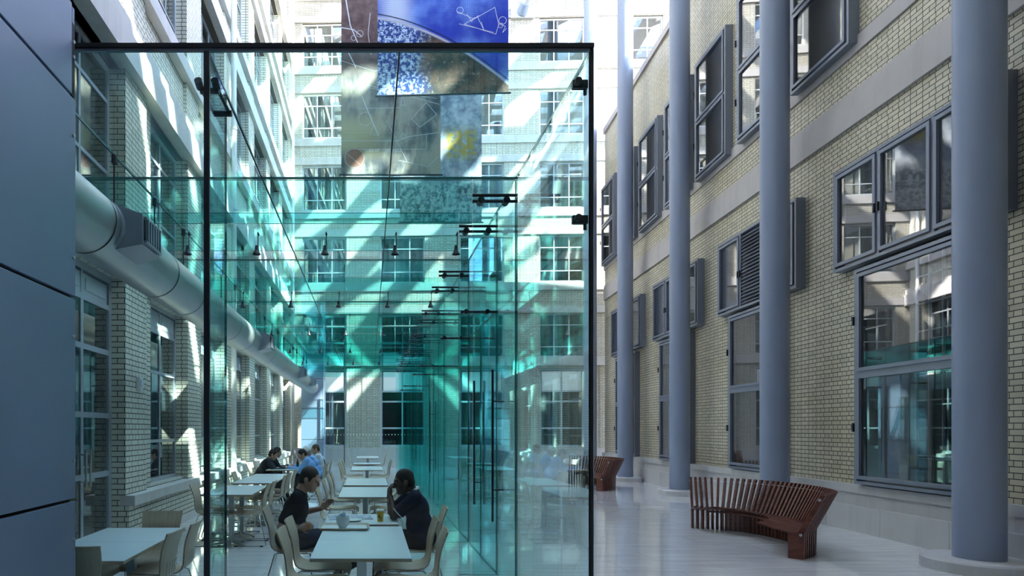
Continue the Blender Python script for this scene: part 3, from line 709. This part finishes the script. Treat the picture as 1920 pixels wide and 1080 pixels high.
# ------------------------------------------------------------------ chairs
def make_chair():
    t = thing('plywood_chair', 'x', 'chair', (0, 0, 0), 0, 'birch plywood chairs')
    prof = [(.425, .405), (.415, .432), (.385, .447), (.33, .452), (.24, .448), (.14, .442), (.06, .443), (.0, .455), (-.035, .482), (-.052, .525), (-.056, .58), (-.062, .65), (-.078, .73), (-.102, .80), (-.125, .862)]
    wid = [.19, .198, .202, .205, .205, .20, .192, .180, .170, .163, .162, .170, .182, .190, .194]
    n = 8; m = MB()
    th = .012; nv = []
    for i, (x, z) in enumerate(prof):
        a = V(prof[max(i - 1, 0)]); b = V(prof[min(i + 1, len(prof) - 1)]); d = (b - a).normalized(); nv.append(V((d.y, -d.x)))
    top, bot = [], []
    for i, (x, z) in enumerate(prof):
        for k in range(n + 1):
            f = -1 + 2 * k / n
            bow = .018 * (1 - f * f) * (1 if i > 8 else .25)
            p = V((x - (bow if i > 7 else 0), f * wid[i], z - (bow if i <= 7 else 0)))
            nn = V((nv[i].x, 0, nv[i].y))
            top.append(p); bot.append(p + nn * th)
    W_ = n + 1; L_ = len(prof)
    fs = [(i * W_ + k, i * W_ + k + 1, (i + 1) * W_ + k + 1, (i + 1) * W_ + k) for i in range(L_ - 1) for k in range(n)]
    m.add(top, fs, 0, True); m.add(bot, [tuple(reversed(f)) for f in fs], 0, True)
    for k in (0, n):
        m.add([top[i * W_ + k] for i in range(L_)] + [bot[i * W_ + k] for i in range(L_)], [(i, i + 1, L_ + i + 1, L_ + i) for i in range(L_ - 1)], 1)
    for i in (0, L_ - 1):
        m.add([top[i * W_ + k] for k in range(W_)] + [bot[i * W_ + k] for k in range(W_)], [(k, k + 1, W_ + k + 1, W_ + k) for k in range(n)], 1)
    for k in range(5):      # slots above the bend
        yy = -.10 + .05 * k
        for o, q in ((-.0145, 0), (.022, 0)):
            bow = .018 * (1 - (yy / .163) ** 2)
            pts = [(-.052 - bow, .53), (-.056 - bow, .58), (-.060 - bow, .63)]
            dx = .0012 if o > 0 else -.0135
            m.add([(pts[j][0] + dx, yy + e, pts[j][1]) for j in range(3) for e in (-.004, .004)], [(0, 1, 3, 2), (2, 3, 5, 4)], 2)
    m.build('shell', [M['ply'], M['plyedge'], M['gap']], t)
    for s in (-1, 1):
        m = MB(); y0, y1 = s * .165, s * .225
        m.tube([(.34, y0 * .9, .425), (.345, y0, .41), (.375, y1, .03), (.36, y1, .011), (.33, y1, .0075), (-.06, y1, .0075), (-.10, y1, .011), (-.115, y1, .03), (-.005, y0 * .95, .42), (.02, y0 * .9, .428), (.12, y0 * .9, .425), (.33, y0 * .9, .425)], .0075, 8)
        f = m.build('sled_frame', M['chrome'], t)
        for x in (.31, -.05):
            m = MB(); m.tube([(x - .02, y1, .009), (x + .02, y1, .009)], .0095, 8); m.build('glide', M['black'], f)
    m = MB(); m.tube([(.30, -.15, .424), (.30, .15, .424)], .007, 8); m.build('cross_tube', M['chrome'], t)
    return t
chproto = make_chair(); chused = [False]
def place_chair(x, y, rz, label):
    rz += random.uniform(-.04, .04)
    if not chused[0]:
        chused[0] = True; chproto.location = (x, y, 0); chproto.rotation_euler = (0, 0, rz); chproto['label'] = label; return
    dup(chproto, (x, y, 0), rz, label)
place_chair(-.585, 4.92, 0, 'plywood chair on the aisle side nearest the front glass, at the empty white table')
place_chair(-.60, 5.5, 0, 'plywood chair on the aisle side just before the man in the black tee shirt')
place_chair(-.93, 6.27, 0, 'plywood chair under the seated man in the black tee shirt')
place_chair(.48, 4.92, PI, 'plywood chair on the glass wall side nearest the front glass, at the empty white table')
place_chair(.47, 5.5, PI, 'plywood chair on the glass wall side just before the man in the navy shirt')
place_chair(.65, 6.33, PI, 'plywood chair under the seated man in the navy shirt')
for i, y in enumerate((8.4, 9.55, 10.6, 11.45, 14.45, 15.4, 16.35, 20.5)):
    place_chair(-.60, y, 0, 'plywood chair along the aisle side of the centre row, %s behind the seated men' % ORD[i])
for i, y in enumerate((8.7, 9.5, 10.5, 11.4, 15.4, 16.35, 20.5)):
    place_chair(.43, y, PI, 'plywood chair along the glass side of the centre row, %s behind the seated men' % ORD[i])
place_chair(-1.63, 4.86, PI, 'plywood chair on the aisle side of the table at the cladding, nearer one')
place_chair(-1.60, 5.33, PI, 'plywood chair on the aisle side of the table at the cladding, farther one')
place_chair(-1.99, 5.86, -PI / 2, 'plywood chair at the far head of the table beside the cladding, back to the brick')
place_chair(-2.0, 4.30, PI / 2, 'plywood chair with its dark back to the front glass, half behind the cladding')
place_chair(-2.62, 5.3, 0, 'plywood chair between the glazed door and the table beside the cladding')
for i, y in enumerate((9.0, 9.62, 10.8, 11.5)):
    place_chair(-2.43 if i < 2 else -2.40, y, 0, 'plywood chair along the brick wall side of that table row, %s past the door' % ORD[i])
for i, y in enumerate((8.95, 9.55, 10.75, 11.35, 12.3)):
    place_chair(-1.57, y, PI, 'plywood chair on the aisle side of the brick wall table row, %s behind the upright' % ORD[i])
place_chair(-2.69, 14.35, 0, 'plywood chair under the man in the dark suit')
place_chair(-2.69, 15.15, 0, 'plywood chair under the dark-haired man behind the suited one')
place_chair(-1.12, 14.35, PI, 'plywood chair under the person in the light blue shirt')
place_chair(-1.12, 15.1, PI, 'plywood chair under the person in the white cap')
place_chair(-1.08, 15.9, PI, 'plywood chair under the person in the pale top by the riser')

# ------------------------------------------------------------------ things on the middle tables
TOP = .741
t = thing('serving_tray', 'beige plastic tray lying across the table joint before the seated men', 'tray', (-.235, 5.73, TOP))
m = MB(); m.box(-.21, .21, -.15, .15, 0, .006); m.build('tray_floor', M['laminate'], t, .002)
m = MB()
ring = lambda w, d, z, r=.04: [(sx * (w - r) + r * math.cos(a), sy * (d - r) + r * math.sin(a), z) for sx, sy, a0 in ((1, 1, 0), (-1, 1, 90), (-1, -1, 180), (1, -1, 270)) for a in [math.radians(a0 + 15 * k) for k in range(7)]]
R1, R2, R3, R4 = ring(.208, .148, .006), ring(.226, .166, .024), ring(.234, .174, .022), ring(.212, .152, .0)
nn = len(R1)
for A, B in ((R1, R2), (R2, R3), (R3, R4)): m.add(A + B, [(k, (k + 1) % nn, nn + (k + 1) % nn, nn + k) for k in range(nn)], 0, True)
m.build('rim', plain('beige_plastic', (.50, .44, .34), .4), t)
ML = plain('white_china', (.66, .70, .70), .25, coat=.3)
t = thing('china_bowl', 'round white china bowl standing on the tray', 'bowl', (-.245, 5.71, TOP + .0065), 0)
m = MB(); m.lathe([(0, 0), (.032, 0), (.034, .006), (.052, .03), (.062, .06), (.063, .085), (.058, .106), (.054, .106), (.058, .08), (.05, .035), (.03, .012), (0, .01)], 32); m.build('bowl_body', ML, t)
rn = random.Random(5)
MN = plain('blue_white_paper', (.50, .62, .74), .8)
m = MB(); vs = []
for i in range(9):
    for k in range(9):
        u, v = (i - 4) / 4, (k - 4) / 4; r = math.hypot(u, v)
        vs.append(V((u * .042 + rn.uniform(-.006, .006), v * .042 + rn.uniform(-.006, .006), .088 + .05 * max(0, 1 - r * .8) + rn.uniform(-.010, .018) + .012 * math.sin(7 * u + 3 * v))))
fs = [(i * 9 + k, i * 9 + k + 1, (i + 1) * 9 + k + 1, (i + 1) * 9 + k) for i in range(8) for k in range(8)]
m.add(vs, fs); m.add([q + V((0, 0, -.002)) for q in vs], [tuple(reversed(f)) for f in fs])
o = m.build('paper_napkin', MN); o.location = (-.245, 5.71, TOP + .0065); tag(o, 'crumpled blue and white paper napkin stuffed into the china bowl', 'napkin')
t = thing('paper_cup', 'yellow paper cup with pale lid in front of the man in navy', 'cup', (.105, 6.13, TOP))
m = MB(); m.lathe([(0, 0), (.027, 0), (.036, .105), (0, .105)], 28); m.build('cup_body', plain('yellow_print', (.62, .40, .03), .45), t)
m = MB(); m.lathe([(.0, .105), (.038, .105), (.038, .112), (.033, .122), (0, .122)], 28); m.build('lid', M['white'], t)
m = MB(); m.ell((-.010, -.0335, .055), (.010, .003, .016)); m.ell((.006, -.0335, .035), (.006, .003, .01)); m.build('printed_mark', plain('brown_print', (.16, .06, .02), .5), t)
def papernews():
    t = NT('newsprint'); p = t.obj(); x, y, z = t.xyz(p)
    l = t.step(t.math('SINE', t.math('MULTIPLY', y, 420)), .0, .4); n = t.step(t.noise(14, 3, p), .45, .55)
    return t.principled(t.mix(t.math('MULTIPLY', l, n), (.56, .62, .66), (.10, .16, .28)), .8, 0, .2)
m = MB()
m.box(-.22, -.003, -.15, .15, 0, .006); m.box(.003, .22, -.15, .15, 0, .008); m.box(-.15, .10, -.12, .18, .008, .011)
o = m.build('newspaper', papernews()); o.location = (-.20, 6.40, TOP); o.rotation_euler = (0, 0, .12); tag(o, 'open printed newspaper spread on the table between the two men', 'newspaper')
m = MB(); m.lathe([(0, 0), (.05, 0), (.085, .012), (.088, .014), (.05, .006), (0, .005)], 28); o = m.build('plate', ML); o.location = (-.16, 6.17, TOP + .0); tag(o, 'small white plate behind the china bowl', 'plate')
MP = plain('white_paper', (.75, .76, .76), .8)
for x, y, r, lab in ((-1.98, 14.4, .2, 'white paper sheet on the table by the suited man and the blue shirt'), (-1.9, 14.9, -.3, 'white paper sheet on the farther table by the white cap')):
    m = MB(); m.box(-.105, .105, -.148, .148, 0, .012); o = m.build('paper_sheet', MP); o.location = (x, y, TOP); o.rotation_euler = (0, 0, r); tag(o, lab, 'paper')
m = MB(); m.lathe([(0, 0), (.03, 0), (.032, .12), (.012, .17), (.012, .20), (0, .20)], 16); o = m.build('bottle', M['black']); o.location = (-1.72, 14.85, TOP); tag(o, 'small dark bottle on the table before the white cap', 'bottle')

# ------------------------------------------------------------------ slatted benches
def catmull(P, n):
    P = [V(p) for p in P]; P = [P[0] * 2 - P[1]] + P + [P[-1] * 2 - P[-2]]; out = []
    for i in range(1, len(P) - 2):
        for k in range(30):
            u = k / 30; a, b, c, d = P[i - 1:i + 3]
            out.append(.5 * ((2 * b) + (c - a) * u + (2 * a - 5 * b + 4 * c - d) * u * u + (3 * b - a - 3 * c + d) * u ** 3))
    out.append(P[-2]); L = [0]
    for a, b in zip(out, out[1:]): L.append(L[-1] + (b - a).length)
    res = []
    for k in range(n):
        s = L[-1] * k / (n - 1); j = max(i for i in range(len(L)) if L[i] <= s + 1e-9); j = min(j, len(out) - 2)
        res.append(out[j].lerp(out[j + 1], (s - L[j]) / max(L[j + 1] - L[j], 1e-9)))
    return res
BP = [(5.43, 10.47), (5.83, 10.29), (6.14, 9.87), (6.24, 9.3), (6.15, 8.75), (5.88, 8.24), (5.47, 7.88)]
def make_bench():
    o0 = V((5.7, 9.2))
    t = thing('slatted_bench', 'curved red-brown slatted hardwood bench beside the nearest column', 'bench', (o0.x, o0.y, 0), 0, 'curved slatted benches')
    pts = catmull([V(p) - o0 for p in BP], 44); tops, rods = [], []
    for i, p in enumerate(pts):
        d = (pts[min(i + 1, 43)] - pts[max(i - 1, 0)]).normalized(); nrm = V((-d.y, d.x))
        if nrm.dot(p - V((-.9, .1))) < 0: nrm = -nrm
        P3 = lambda off, z, tt=0: V((p.x + nrm.x * off + d.x * tt, p.y + nrm.y * off + d.y * tt, z))
        h = .018
        q = lambda a, za, b, zb: [P3(a, za, -h), P3(b, zb, -h), P3(b, zb, h), P3(a, za, h)]
        end = i >= 40
        lo_ = -.14 if end else -.10
        m = MB(); m.hexa(q(lo_, 0, .03, 0), q(lo_, .33, .04, .36)); m.hexa(q(-.05, .30, .04, .34), q(.205, .835, .26, .83)); m.build('back_slat', M['bench'], t)
        m = MB(); k = .6
        qa = lambda off, z, w: [P3(off, z, -w), P3(off, z, w), P3(off, z + .024, w), P3(off, z + .024, -w)]
        m.hexa(qa(.03, .285, .026), qa(-.50, .395, .018)); m.build('seat_slat', M['bench'], t)
        rods.append(P3(.19, .77)); tops.append(P3(-.40, .355)) 
        if i in (0, 43):
            for off, z in ((.20, .77), (.0, .31)):
                m = MB(); sg = -1 if i == 0 else 1
                m.tube([P3(off, z, sg * .014), P3(off, z, sg * .026)], .018, 12); m.build('bolt', M['steel'], t)
    m = MB(); m.tube(rods, .006, 6); m.build('tie_rod', M['steel'], t)
    m = MB(); m.tube([v - V((0, 0, .03)) for v in tops[2:41]], .016, 6); m.build('front_bearer', M['bench'], t)
    return t
b0 = make_bench(); bl = b0.location.copy()
dup(b0, bl + V((.74, 8.75, 0)), 0, 'curved red-brown slatted bench partly behind the black corner edge of the glass box')
dup(b0, (4.35, 23.6, 0), math.radians(20), 'curved red-brown slatted bench far off, seen through the glass doors')

# ------------------------------------------------------------------ people
def fuse(name, fn, vox, mat, parent, it=4):
    m = MB(); fn(m)
    o = m.build('tmp', mat)
    r = o.modifiers.new('r', 'REMESH'); r.mode = 'VOXEL'; r.voxel_size = vox; r.use_smooth_shade = True
    s = o.modifiers.new('s', 'SMOOTH'); s.iterations = it; s.factor = .5
    dg = bpy.context.evaluated_depsgraph_get(); me = bpy.data.meshes.new_from_object(o.evaluated_get(dg)); me.name = name
    old = o.data; bpy.data.objects.remove(o); bpy.data.meshes.remove(old)
    n = bpy.data.objects.new(name, me); COL.objects.link(n); n.parent = parent
    me.polygons.foreach_set('use_smooth', [True] * len(me.polygons))
    if not me.materials: me.materials.append(mat)
    return n
def frame(fwd, up=(0, 0, 1)):
    f = V(fwd).normalized(); u = V(up); l = u.cross(f).normalized(); u = f.cross(l).normalized(); return f, l, u
def mat3(f, l, u): return Matrix((f, l, u)).transposed()
def person(label, loc, rz, J, mats, hair='short', vox=.007, sleeves='short', extra=None, fingers=True):
    """J: joints in local metres, facing +x. mats: skin, top, trousers, shoes, hair."""
    t = thing('person', label, 'person', loc, rz)
    J = {k: V(v) for k, v in J.items()}
    skin, top, trou, shoe, hairm = mats
    f, l, u = frame(J['look']); hc = J['head']
    h = lambda a, b, c: hc + f * a + l * b + u * c
    Rh = mat3(f, l, u)
    sp = J['chest'] - J['pelvis']; tu = sp.normalized(); tl = (J['shL'] - J['shR']).normalized(); tf = tl.cross(tu).normalized(); Rt = mat3(tf, tl, tu)
    def hand(m, wr, d, n, side, curl):
        f_, s_, n_ = V(d).normalized(), None, V(n).normalized()
        n_ = (n_ - f_ * n_.dot(f_)).normalized(); s_ = n_.cross(f_) * side
        Rm = mat3(f_, s_, n_)
        m.ell(wr + f_ * .05, (.052, .040, .016), Rm, 14)
        L = [.040, .046, .044, .034]
        for k in range(4):
            off = (-.027 + .018 * k); b = wr + f_ * (.090 - .004 * abs(k - 1.2)) + s_ * -off
            ang = curl * (1 + .08 * k); p = b; dd = f_; rr = .0088 - .0006 * k
            for q in range(3):
                dd = (Matrix.Rotation(ang, 3, s_.cross(V((0, 0, 0))) if False else f_.cross(n_)) @ dd) if False else (f_ * math.cos(ang * (q + .6)) + n_ * math.sin(ang * (q + .6)))
                e = p + dd * L[k] * (1, .62, .48)[q]; m.cap(p, rr, e, rr * .92, 8); p = e; rr *= .93
        b = wr + f_ * .025 + s_ * .030; e = b + (f_ * .6 + s_ * .62 + n_ * .45).normalized() * .045
        m.cap(b, .012, e, .010, 8); m.cap(e, .010, e + (f_ * .75 + s_ * .1 + n_ * .6).normalized() * .032, .008, 8)
    def body(m):
        m.ell(h(-.01, 0, .02), (.098, .077, .100), Rh); m.ell(h(.028, 0, -.045), (.068, .060, .082), Rh)
        m.cap(h(.055, .02, -.10), .026, h(.055, -.02, -.10), .026); m.cap(h(.075, 0, -.105), .02, h(.06, 0, -.09), .03)
        for sx in (1, -1):
            m.cap(h(-.005, sx * .05, -.06), .022, h(.05, sx * .025, -.105), .02)
            m.ell(h(-.012, sx * .078, -.012), (.024, .010, .033), Rh, 12)
            m.cap(h(.080, sx * .045, .030), .011, h(.090, sx * .012, .026), .011, 8)
            m.ell(h(.060, sx * .040, -.035), (.032, .028, .034), Rh, 10)
        m.cap(h(.092, 0, .012), .009, h(.114, 0, -.026), .012, 8); m.ell(h(.104, 0, -.032), (.014, .017, .010), Rh, 10)
        m.cap(h(.088, .018, -.062), .0085, h(.088, -.018, -.062), .0085, 8); m.cap(h(.086, .014, -.074), .009, h(.086, -.014, -.074), .009, 8)
        nb = (J['shL'] + J['shR']) / 2 + tu * .02
        m.cap(h(-.035, 0, -.06), .056, nb, .060)
        m.ell(J['chest'], (.100, .150, .150), Rt); m.ell(J['pelvis'] + sp * .45, (.092, .13, .15), Rt); m.ell(J['pelvis'], (.105, .15, .12), Rt)
        m.cap(J['shL'], .05, J['shR'], .05)
        for s in 'LR':
            m.cap(J['sh' + s], .052, J['el' + s], .040); m.cap(J['el' + s], .041, J['wr' + s], .026); m.cap(J['hip' + s], .075, J['kn' + s], .055); m.cap(J['kn' + s], .053, J['an' + s], .036)
            m.cap(J['an' + s], .036, J['toe' + s], .03)
            hand(m, J['wr' + s], J['hd' + s], J['hn' + s], 1 if s == 'R' else -1, J['curl' + s].x if fingers else .5)
    fuse('body', body, vox if fingers else vox * 1.2, skin, t, 3)
    for sx in (1, -1):
        m = MB(); m.ell(h(.0845, sx * .033, .002), (.009, .012, .0065), Rh, 12); m.build('eye', M['sclera'], t)
        m = MB(); m.ell(h(.0905, sx * .033, .002), (.0035, .0065, .0058), Rh, 10); m.build('iris', M['dark'], t)
    def hr(m):
        m.ell(h(-.019, 0, .035), (.099, .083, .094), Rh); m.ell(h(-.055, 0, -.015), (.062, .078, .082), Rh)
        for sx in (1, -1): m.cap(h(.012, sx * .072, .03), .016, h(.018, sx * .074, -.01), .010)
    if hair != 'none': fuse('hair', hr, .008, hairm, t, 2)
    def shirt(m):
        m.ell(J['chest'], (.132, .185, .17), Rt); m.ell(J['pelvis'] + sp * .45, (.142, .172, .17), Rt); m.ell(J['pelvis'] + tu * .01, (.152, .192, .135), Rt)
        m.cap(J['shL'], .066, J['shR'], .066); m.cap((J['shL'] + J['shR']) / 2, .075, (J['shL'] + J['shR']) / 2 + tu * .025, .07)
        for s in 'LR':
            a, b, c = J['sh' + s], J['el' + s], J['wr' + s]
            if sleeves == 'short': m.cap(a, .070, a.lerp(b, .74), .068)
            else: m.cap(a, .066, b, .056); m.cap(b, .056, b.lerp(c, .9), .040)
    fuse('shirt', shirt, .010, top, t, 4)
    def trs(m):
        m.ell(J['pelvis'] - tu * .01, (.128, .172, .115), Rt)
        for s in 'LR': m.cap(J['hip' + s], .092, J['kn' + s], .070); m.cap(J['kn' + s], .068, J['an' + s], .052)
    fuse('trousers', trs, .012, trou, t, 4)
    for s in 'LR':
        def sh(m):
            d = (J['toe' + s] - J['an' + s]); m.cap(J['an' + s] - d * .15 - V((0, 0, .02)), .045, J['toe' + s], .042); m.cap(J['toe' + s] - d * .2, .046, J['toe' + s] + d * .15, .034)
        fuse('shoe', sh, .012, shoe, t, 2)
    if extra: extra(t, J, h, tf, tl, tu)
    return t
def seated(lean, headf, hu, handL, handR, look, elL=None, elR=None, curl=.5, sh=.175):
    """a seated figure, hips at the origin height .52"""
    pel = V((0, 0, .545)); c = pel + V((math.sin(lean), 0, math.cos(lean))) * .30; n = pel + V((math.sin(lean), 0, math.cos(lean))) * .44
    J = dict(pelvis=pel, chest=c, shL=n + V((0, sh, 0)), shR=n + V((0, -sh, 0)), head=n + V((headf, 0, hu)), look=look)
    for s, y, hnd, el in (('L', 1, handL, elL), ('R', -1, handR, elR)):
        J['wr' + s] = hnd; a = J['sh' + s]; w = V(hnd)
        if el is None:
            mid = (a + w) / 2; d = (w - a).length; k = math.sqrt(max(.29 ** 2 - (d / 2) ** 2, .0004)); ax = (w - a).normalized()
            dn = V((-.35, y * .25, -1)); dn = (dn - ax * dn.dot(ax)).normalized(); el = mid + dn * k
        J['el' + s] = el; J['hd' + s] = (w - V(el)); J['hn' + s] = (0, 0, -1); J['curl' + s] = (curl, 0, 0)
        J['hip' + s] = pel + V((.03, y * .09, -.03)); J['kn' + s] = V((.44, y * .12, .56)); J['an' + s] = V((.42, y * .12, .09)); J['toe' + s] = V((.58, y * .14, .045))
    return J
SK1 = plain('fair_skin', (.52, .30, .22), .5, 0, .4, .05); SK2 = plain('dark_skin', (.075, .038, .026), .45, 0, .5, .05); SK3 = plain('tan_skin', (.42, .24, .16), .5)
BLK = plain('black_cotton', (.008, .009, .013), .85, 0, .2); NAVY = plain('navy_cotton', (.010, .013, .030), .8, 0, .2); JEAN = plain('dark_jeans', (.028, .034, .055), .85, 0, .2)
SUIT = plain('charcoal_suit', (.035, .038, .050), .8, 0, .2); BLUE = plain('light_blue_shirt', (.20, .40, .72), .8, 0, .2); PALE = plain('pale_shirt', (.60, .68, .74), .8, 0, .2)
SHOE = plain('black_leather', (.012, .010, .010), .4); H1 = plain('dark_brown_hair', (.030, .020, .014), .7); H2 = plain('black_hair', (.006, .005, .005), .75); H3 = plain('brown_hair', (.10, .06, .035), .7); H4 = plain('grey_hair', (.25, .24, .23), .8)
def ringmesh(t, name, c, ax, r, w, mat, n=18):
    m = MB(); ax = V(ax).normalized(); m.tube([c - ax * w / 2, c + ax * w / 2], r, n); return m.build(name, mat, t)

# man in black tee shirt, facing +x, hips at X -.86
J1 = seated(.22, .115, .175, (0, 0, 0), (0, 0, 0), (.90, -.22, -.38))
J1.update(elR=V((-.045, -.275, .705)), wrR=V((.13, -.22, .695)), hdR=V((1, .15, .12)), hnR=V((0, 1, -.12)), curlR=(.75, 0, 0),
          elL=V((.10, .26, .78)), wrL=V((.31, .17, .83)), hdL=V((.75, -.1, .65)), hnL=V((.3, -1, .2)), curlL=(.35, 0, 0),
          knL=V((.45, .13, .585)), anL=V((.50, .12, .10)), toeL=V((.66, .13, .045)), knR=V((.46, -.10, .595)), anR=V((.56, -.03, .27)), toeR=V((.70, -.04, .33)))
def ex1(t, J, h, tf, tl, tu):
    w = J['wrR']; d = J['hdR'].normalized()
    ringmesh(t, 'watch_strap', w - d * .005, d, .031, .022, M['black'])
    m = MB(); m.tube([w + V((0, -.030, .006)), w + V((0, -.038, .008))], .017, 16); m.build('watch_face', M['steel'], t)
    def pr(m):
        c = J['chest'] + tf * .118
        for k in range(7):
            a = k * .9; m.ell(c + tl * (.045 * math.cos(a) - .01) + tu * (.06 * math.sin(a * 1.3) - .02) - tf * (.004 + abs(.02 * math.cos(a))), (.008, .018, .022), mat3(tf, tl, tu), 8)
    fuse('shirt_print', pr, .006, plain('red_white_print', (.34, .14, .13), .8), t, 1)
person('man in black tee shirt and jeans, seated, looking down, holding a small brown cup', (-.81, 6.27, 0), 0, J1, (SK1, BLK, JEAN, SHOE, H1), extra=ex1)
t = thing('paper_cup', 'small brown paper cup held in the hand of the man in black', 'cup', (-.605, 6.075, .665))
m = MB(); m.lathe([(0, 0), (.024, 0), (.031, .07), (.033, .072), (.029, .07), (.022, .01), (0, .008)], 24); m.build('cup_body', plain('brown_card', (.42, .20, .06), .6), t)
m = MB(); m.lathe([(.0315, .06), (.034, .066), (.0335, .073), (.030, .073)], 24); m.build('rim', plain('tan_card', (.55, .36, .18), .6), t)

# man in navy, facing -x, elbows on the table, hands at the mouth
J2 = seated(.19, .105, .145, (0, 0, 0), (0, 0, 0), (.97, .05, -.22))
J2.update(elL=V((.295, .17, .785)), wrL=V((.325, .050, .975)), hdL=V((.02, -.12, 1)), hnL=V((-1, -.5, 0)), curlL=(1.1, 0, 0),
          elR=V((.310, -.17, .785)), wrR=V((.335, -.045, .965)), hdR=V((0, .14, 1)), hnR=V((-1, .5, 0)), curlR=(1.1, 0, 0),
          knL=V((.42, .12, .57)), anL=V((.40, .13, .09)), toeL=V((.56, .15, .045)), knR=V((.42, -.12, .57)), anR=V((.46, -.12, .09)), toeR=V((.62, -.13, .045)))
def ex2(t, J, h, tf, tl, tu):
    for s in 'LR':
        a, b = J['sh' + s], J['el' + s]; p = a.lerp(b, .80 if s == 'L' else .80)
        ringmesh(t, 'sleeve_trim', a.lerp(b, .80) , b - a, .064, .014, M['white'])
    w = J['wrL'] - J['hdL'].normalized() * .04
    ringmesh(t, 'watch_strap', w, J['wrL'] - J['elL'], .034, .020, M['steel'])
    m = MB(); m.tube([w + V((-.02, .028, 0)), w + V((-.025, .036, 0))], .017, 16); m.build('watch_face', M['steel'], t)
    nb = (J['shL'] + J['shR']) / 2 + tu * .055
    ringmesh(t, 'collar', nb, tu + tf * .35, .071, .022, M['white'])
person('man in navy short-sleeved shirt leaning on the table with hands folded at his mouth', (.535, 6.33, 0), PI, J2, (SK2, NAVY, BLK, SHOE, H2), extra=ex2)

def cuffs(mat):
    def e(t, J, h, tf, tl, tu):
        for s in 'LR':
            a, b = J['el' + s], J['wr' + s]; ringmesh(t, 'cuff', a.lerp(b, .93), b - a, .041, .05, mat)
    return e
def tie(t, J, h, tf, tl, tu):
    ringmesh(t, 'collar', (J['shL'] + J['shR']) / 2 + tu * .055, tu + tf * .3, .069, .03, M['white'])
    cuffs(M['white'])(t, J, h, tf, tl, tu)
person('man in charcoal suit jacket leaning over the table with papers by the brick wall', (-2.55, 14.35, 0), 0, seated(.50, .12, .14, (.62, .10, .775), (.66, -.08, .775), (.92, 0, -.40)), (SK1, SUIT, SUIT, SHOE, H2), vox=.010, sleeves='long', extra=cuffs(BLUE))
person('dark-haired man in black jacket seated on the far side of the suited man', (-2.55, 15.15, 0), 0, seated(.44, .12, .15, (.60, .12, .775), (.64, -.10, .775), (.95, -.1, -.30)), (SK3, BLK, SUIT, SHOE, H2), vox=.010, sleeves='long', extra=tie)
person('person in light blue shirt bent over the table, back towards the aisle', (-1.25, 14.35, 0), PI, seated(.44, .12, .13, (.60, .12, .775), (.64, -.14, .775), (.85, .2, -.50)), (SK3, BLUE, SUIT, SHOE, H2), vox=.010, sleeves='long', extra=cuffs(BLUE))
def cap_hat(t, J, h, tf, tl, tu):
    def c(m):
        f, l, u = frame(J['look']); m.ell(h(-.02, 0, .055), (.108, .092, .090), mat3(f, l, u)); m.ell(h(.10, 0, .05), (.06, .07, .012), mat3(f, l, u))
    fuse('cap', c, .008, M['white'], t, 2)
person('person in white cap and blue top seated behind the light blue shirt', (-1.25, 15.1, 0), PI, seated(.36, .12, .15, (.56, .14, .775), (.60, -.12, .775), (.93, 0, -.35)), (SK3, BLUE, SUIT, SHOE, H4), vox=.010, sleeves='long', extra=cap_hat)
person('brown-haired person in pale top with dark strap, seated nearest the metal riser', (-1.21, 15.9, 0), PI, seated(.22, .08, .17, (.50, .16, .775), (.54, -.14, .775), (.95, .1, -.30)), (SK1, PALE, JEAN, SHOE, H3), vox=.010, sleeves='short',
       extra=lambda t, J, h, tf, tl, tu: (lambda m: (m.tube([J['pelvis'] + tf * .13 + tl * .1, J['chest'] + tf * .125 + tl * .09, J['shL'] - tl * .06 + tu * .068, J['chest'] - tf * .127 + tl * .08, J['pelvis'] - tf * .13 + tl * .08], .012, 8), m.build('strap', SUIT, t)))(MB()))
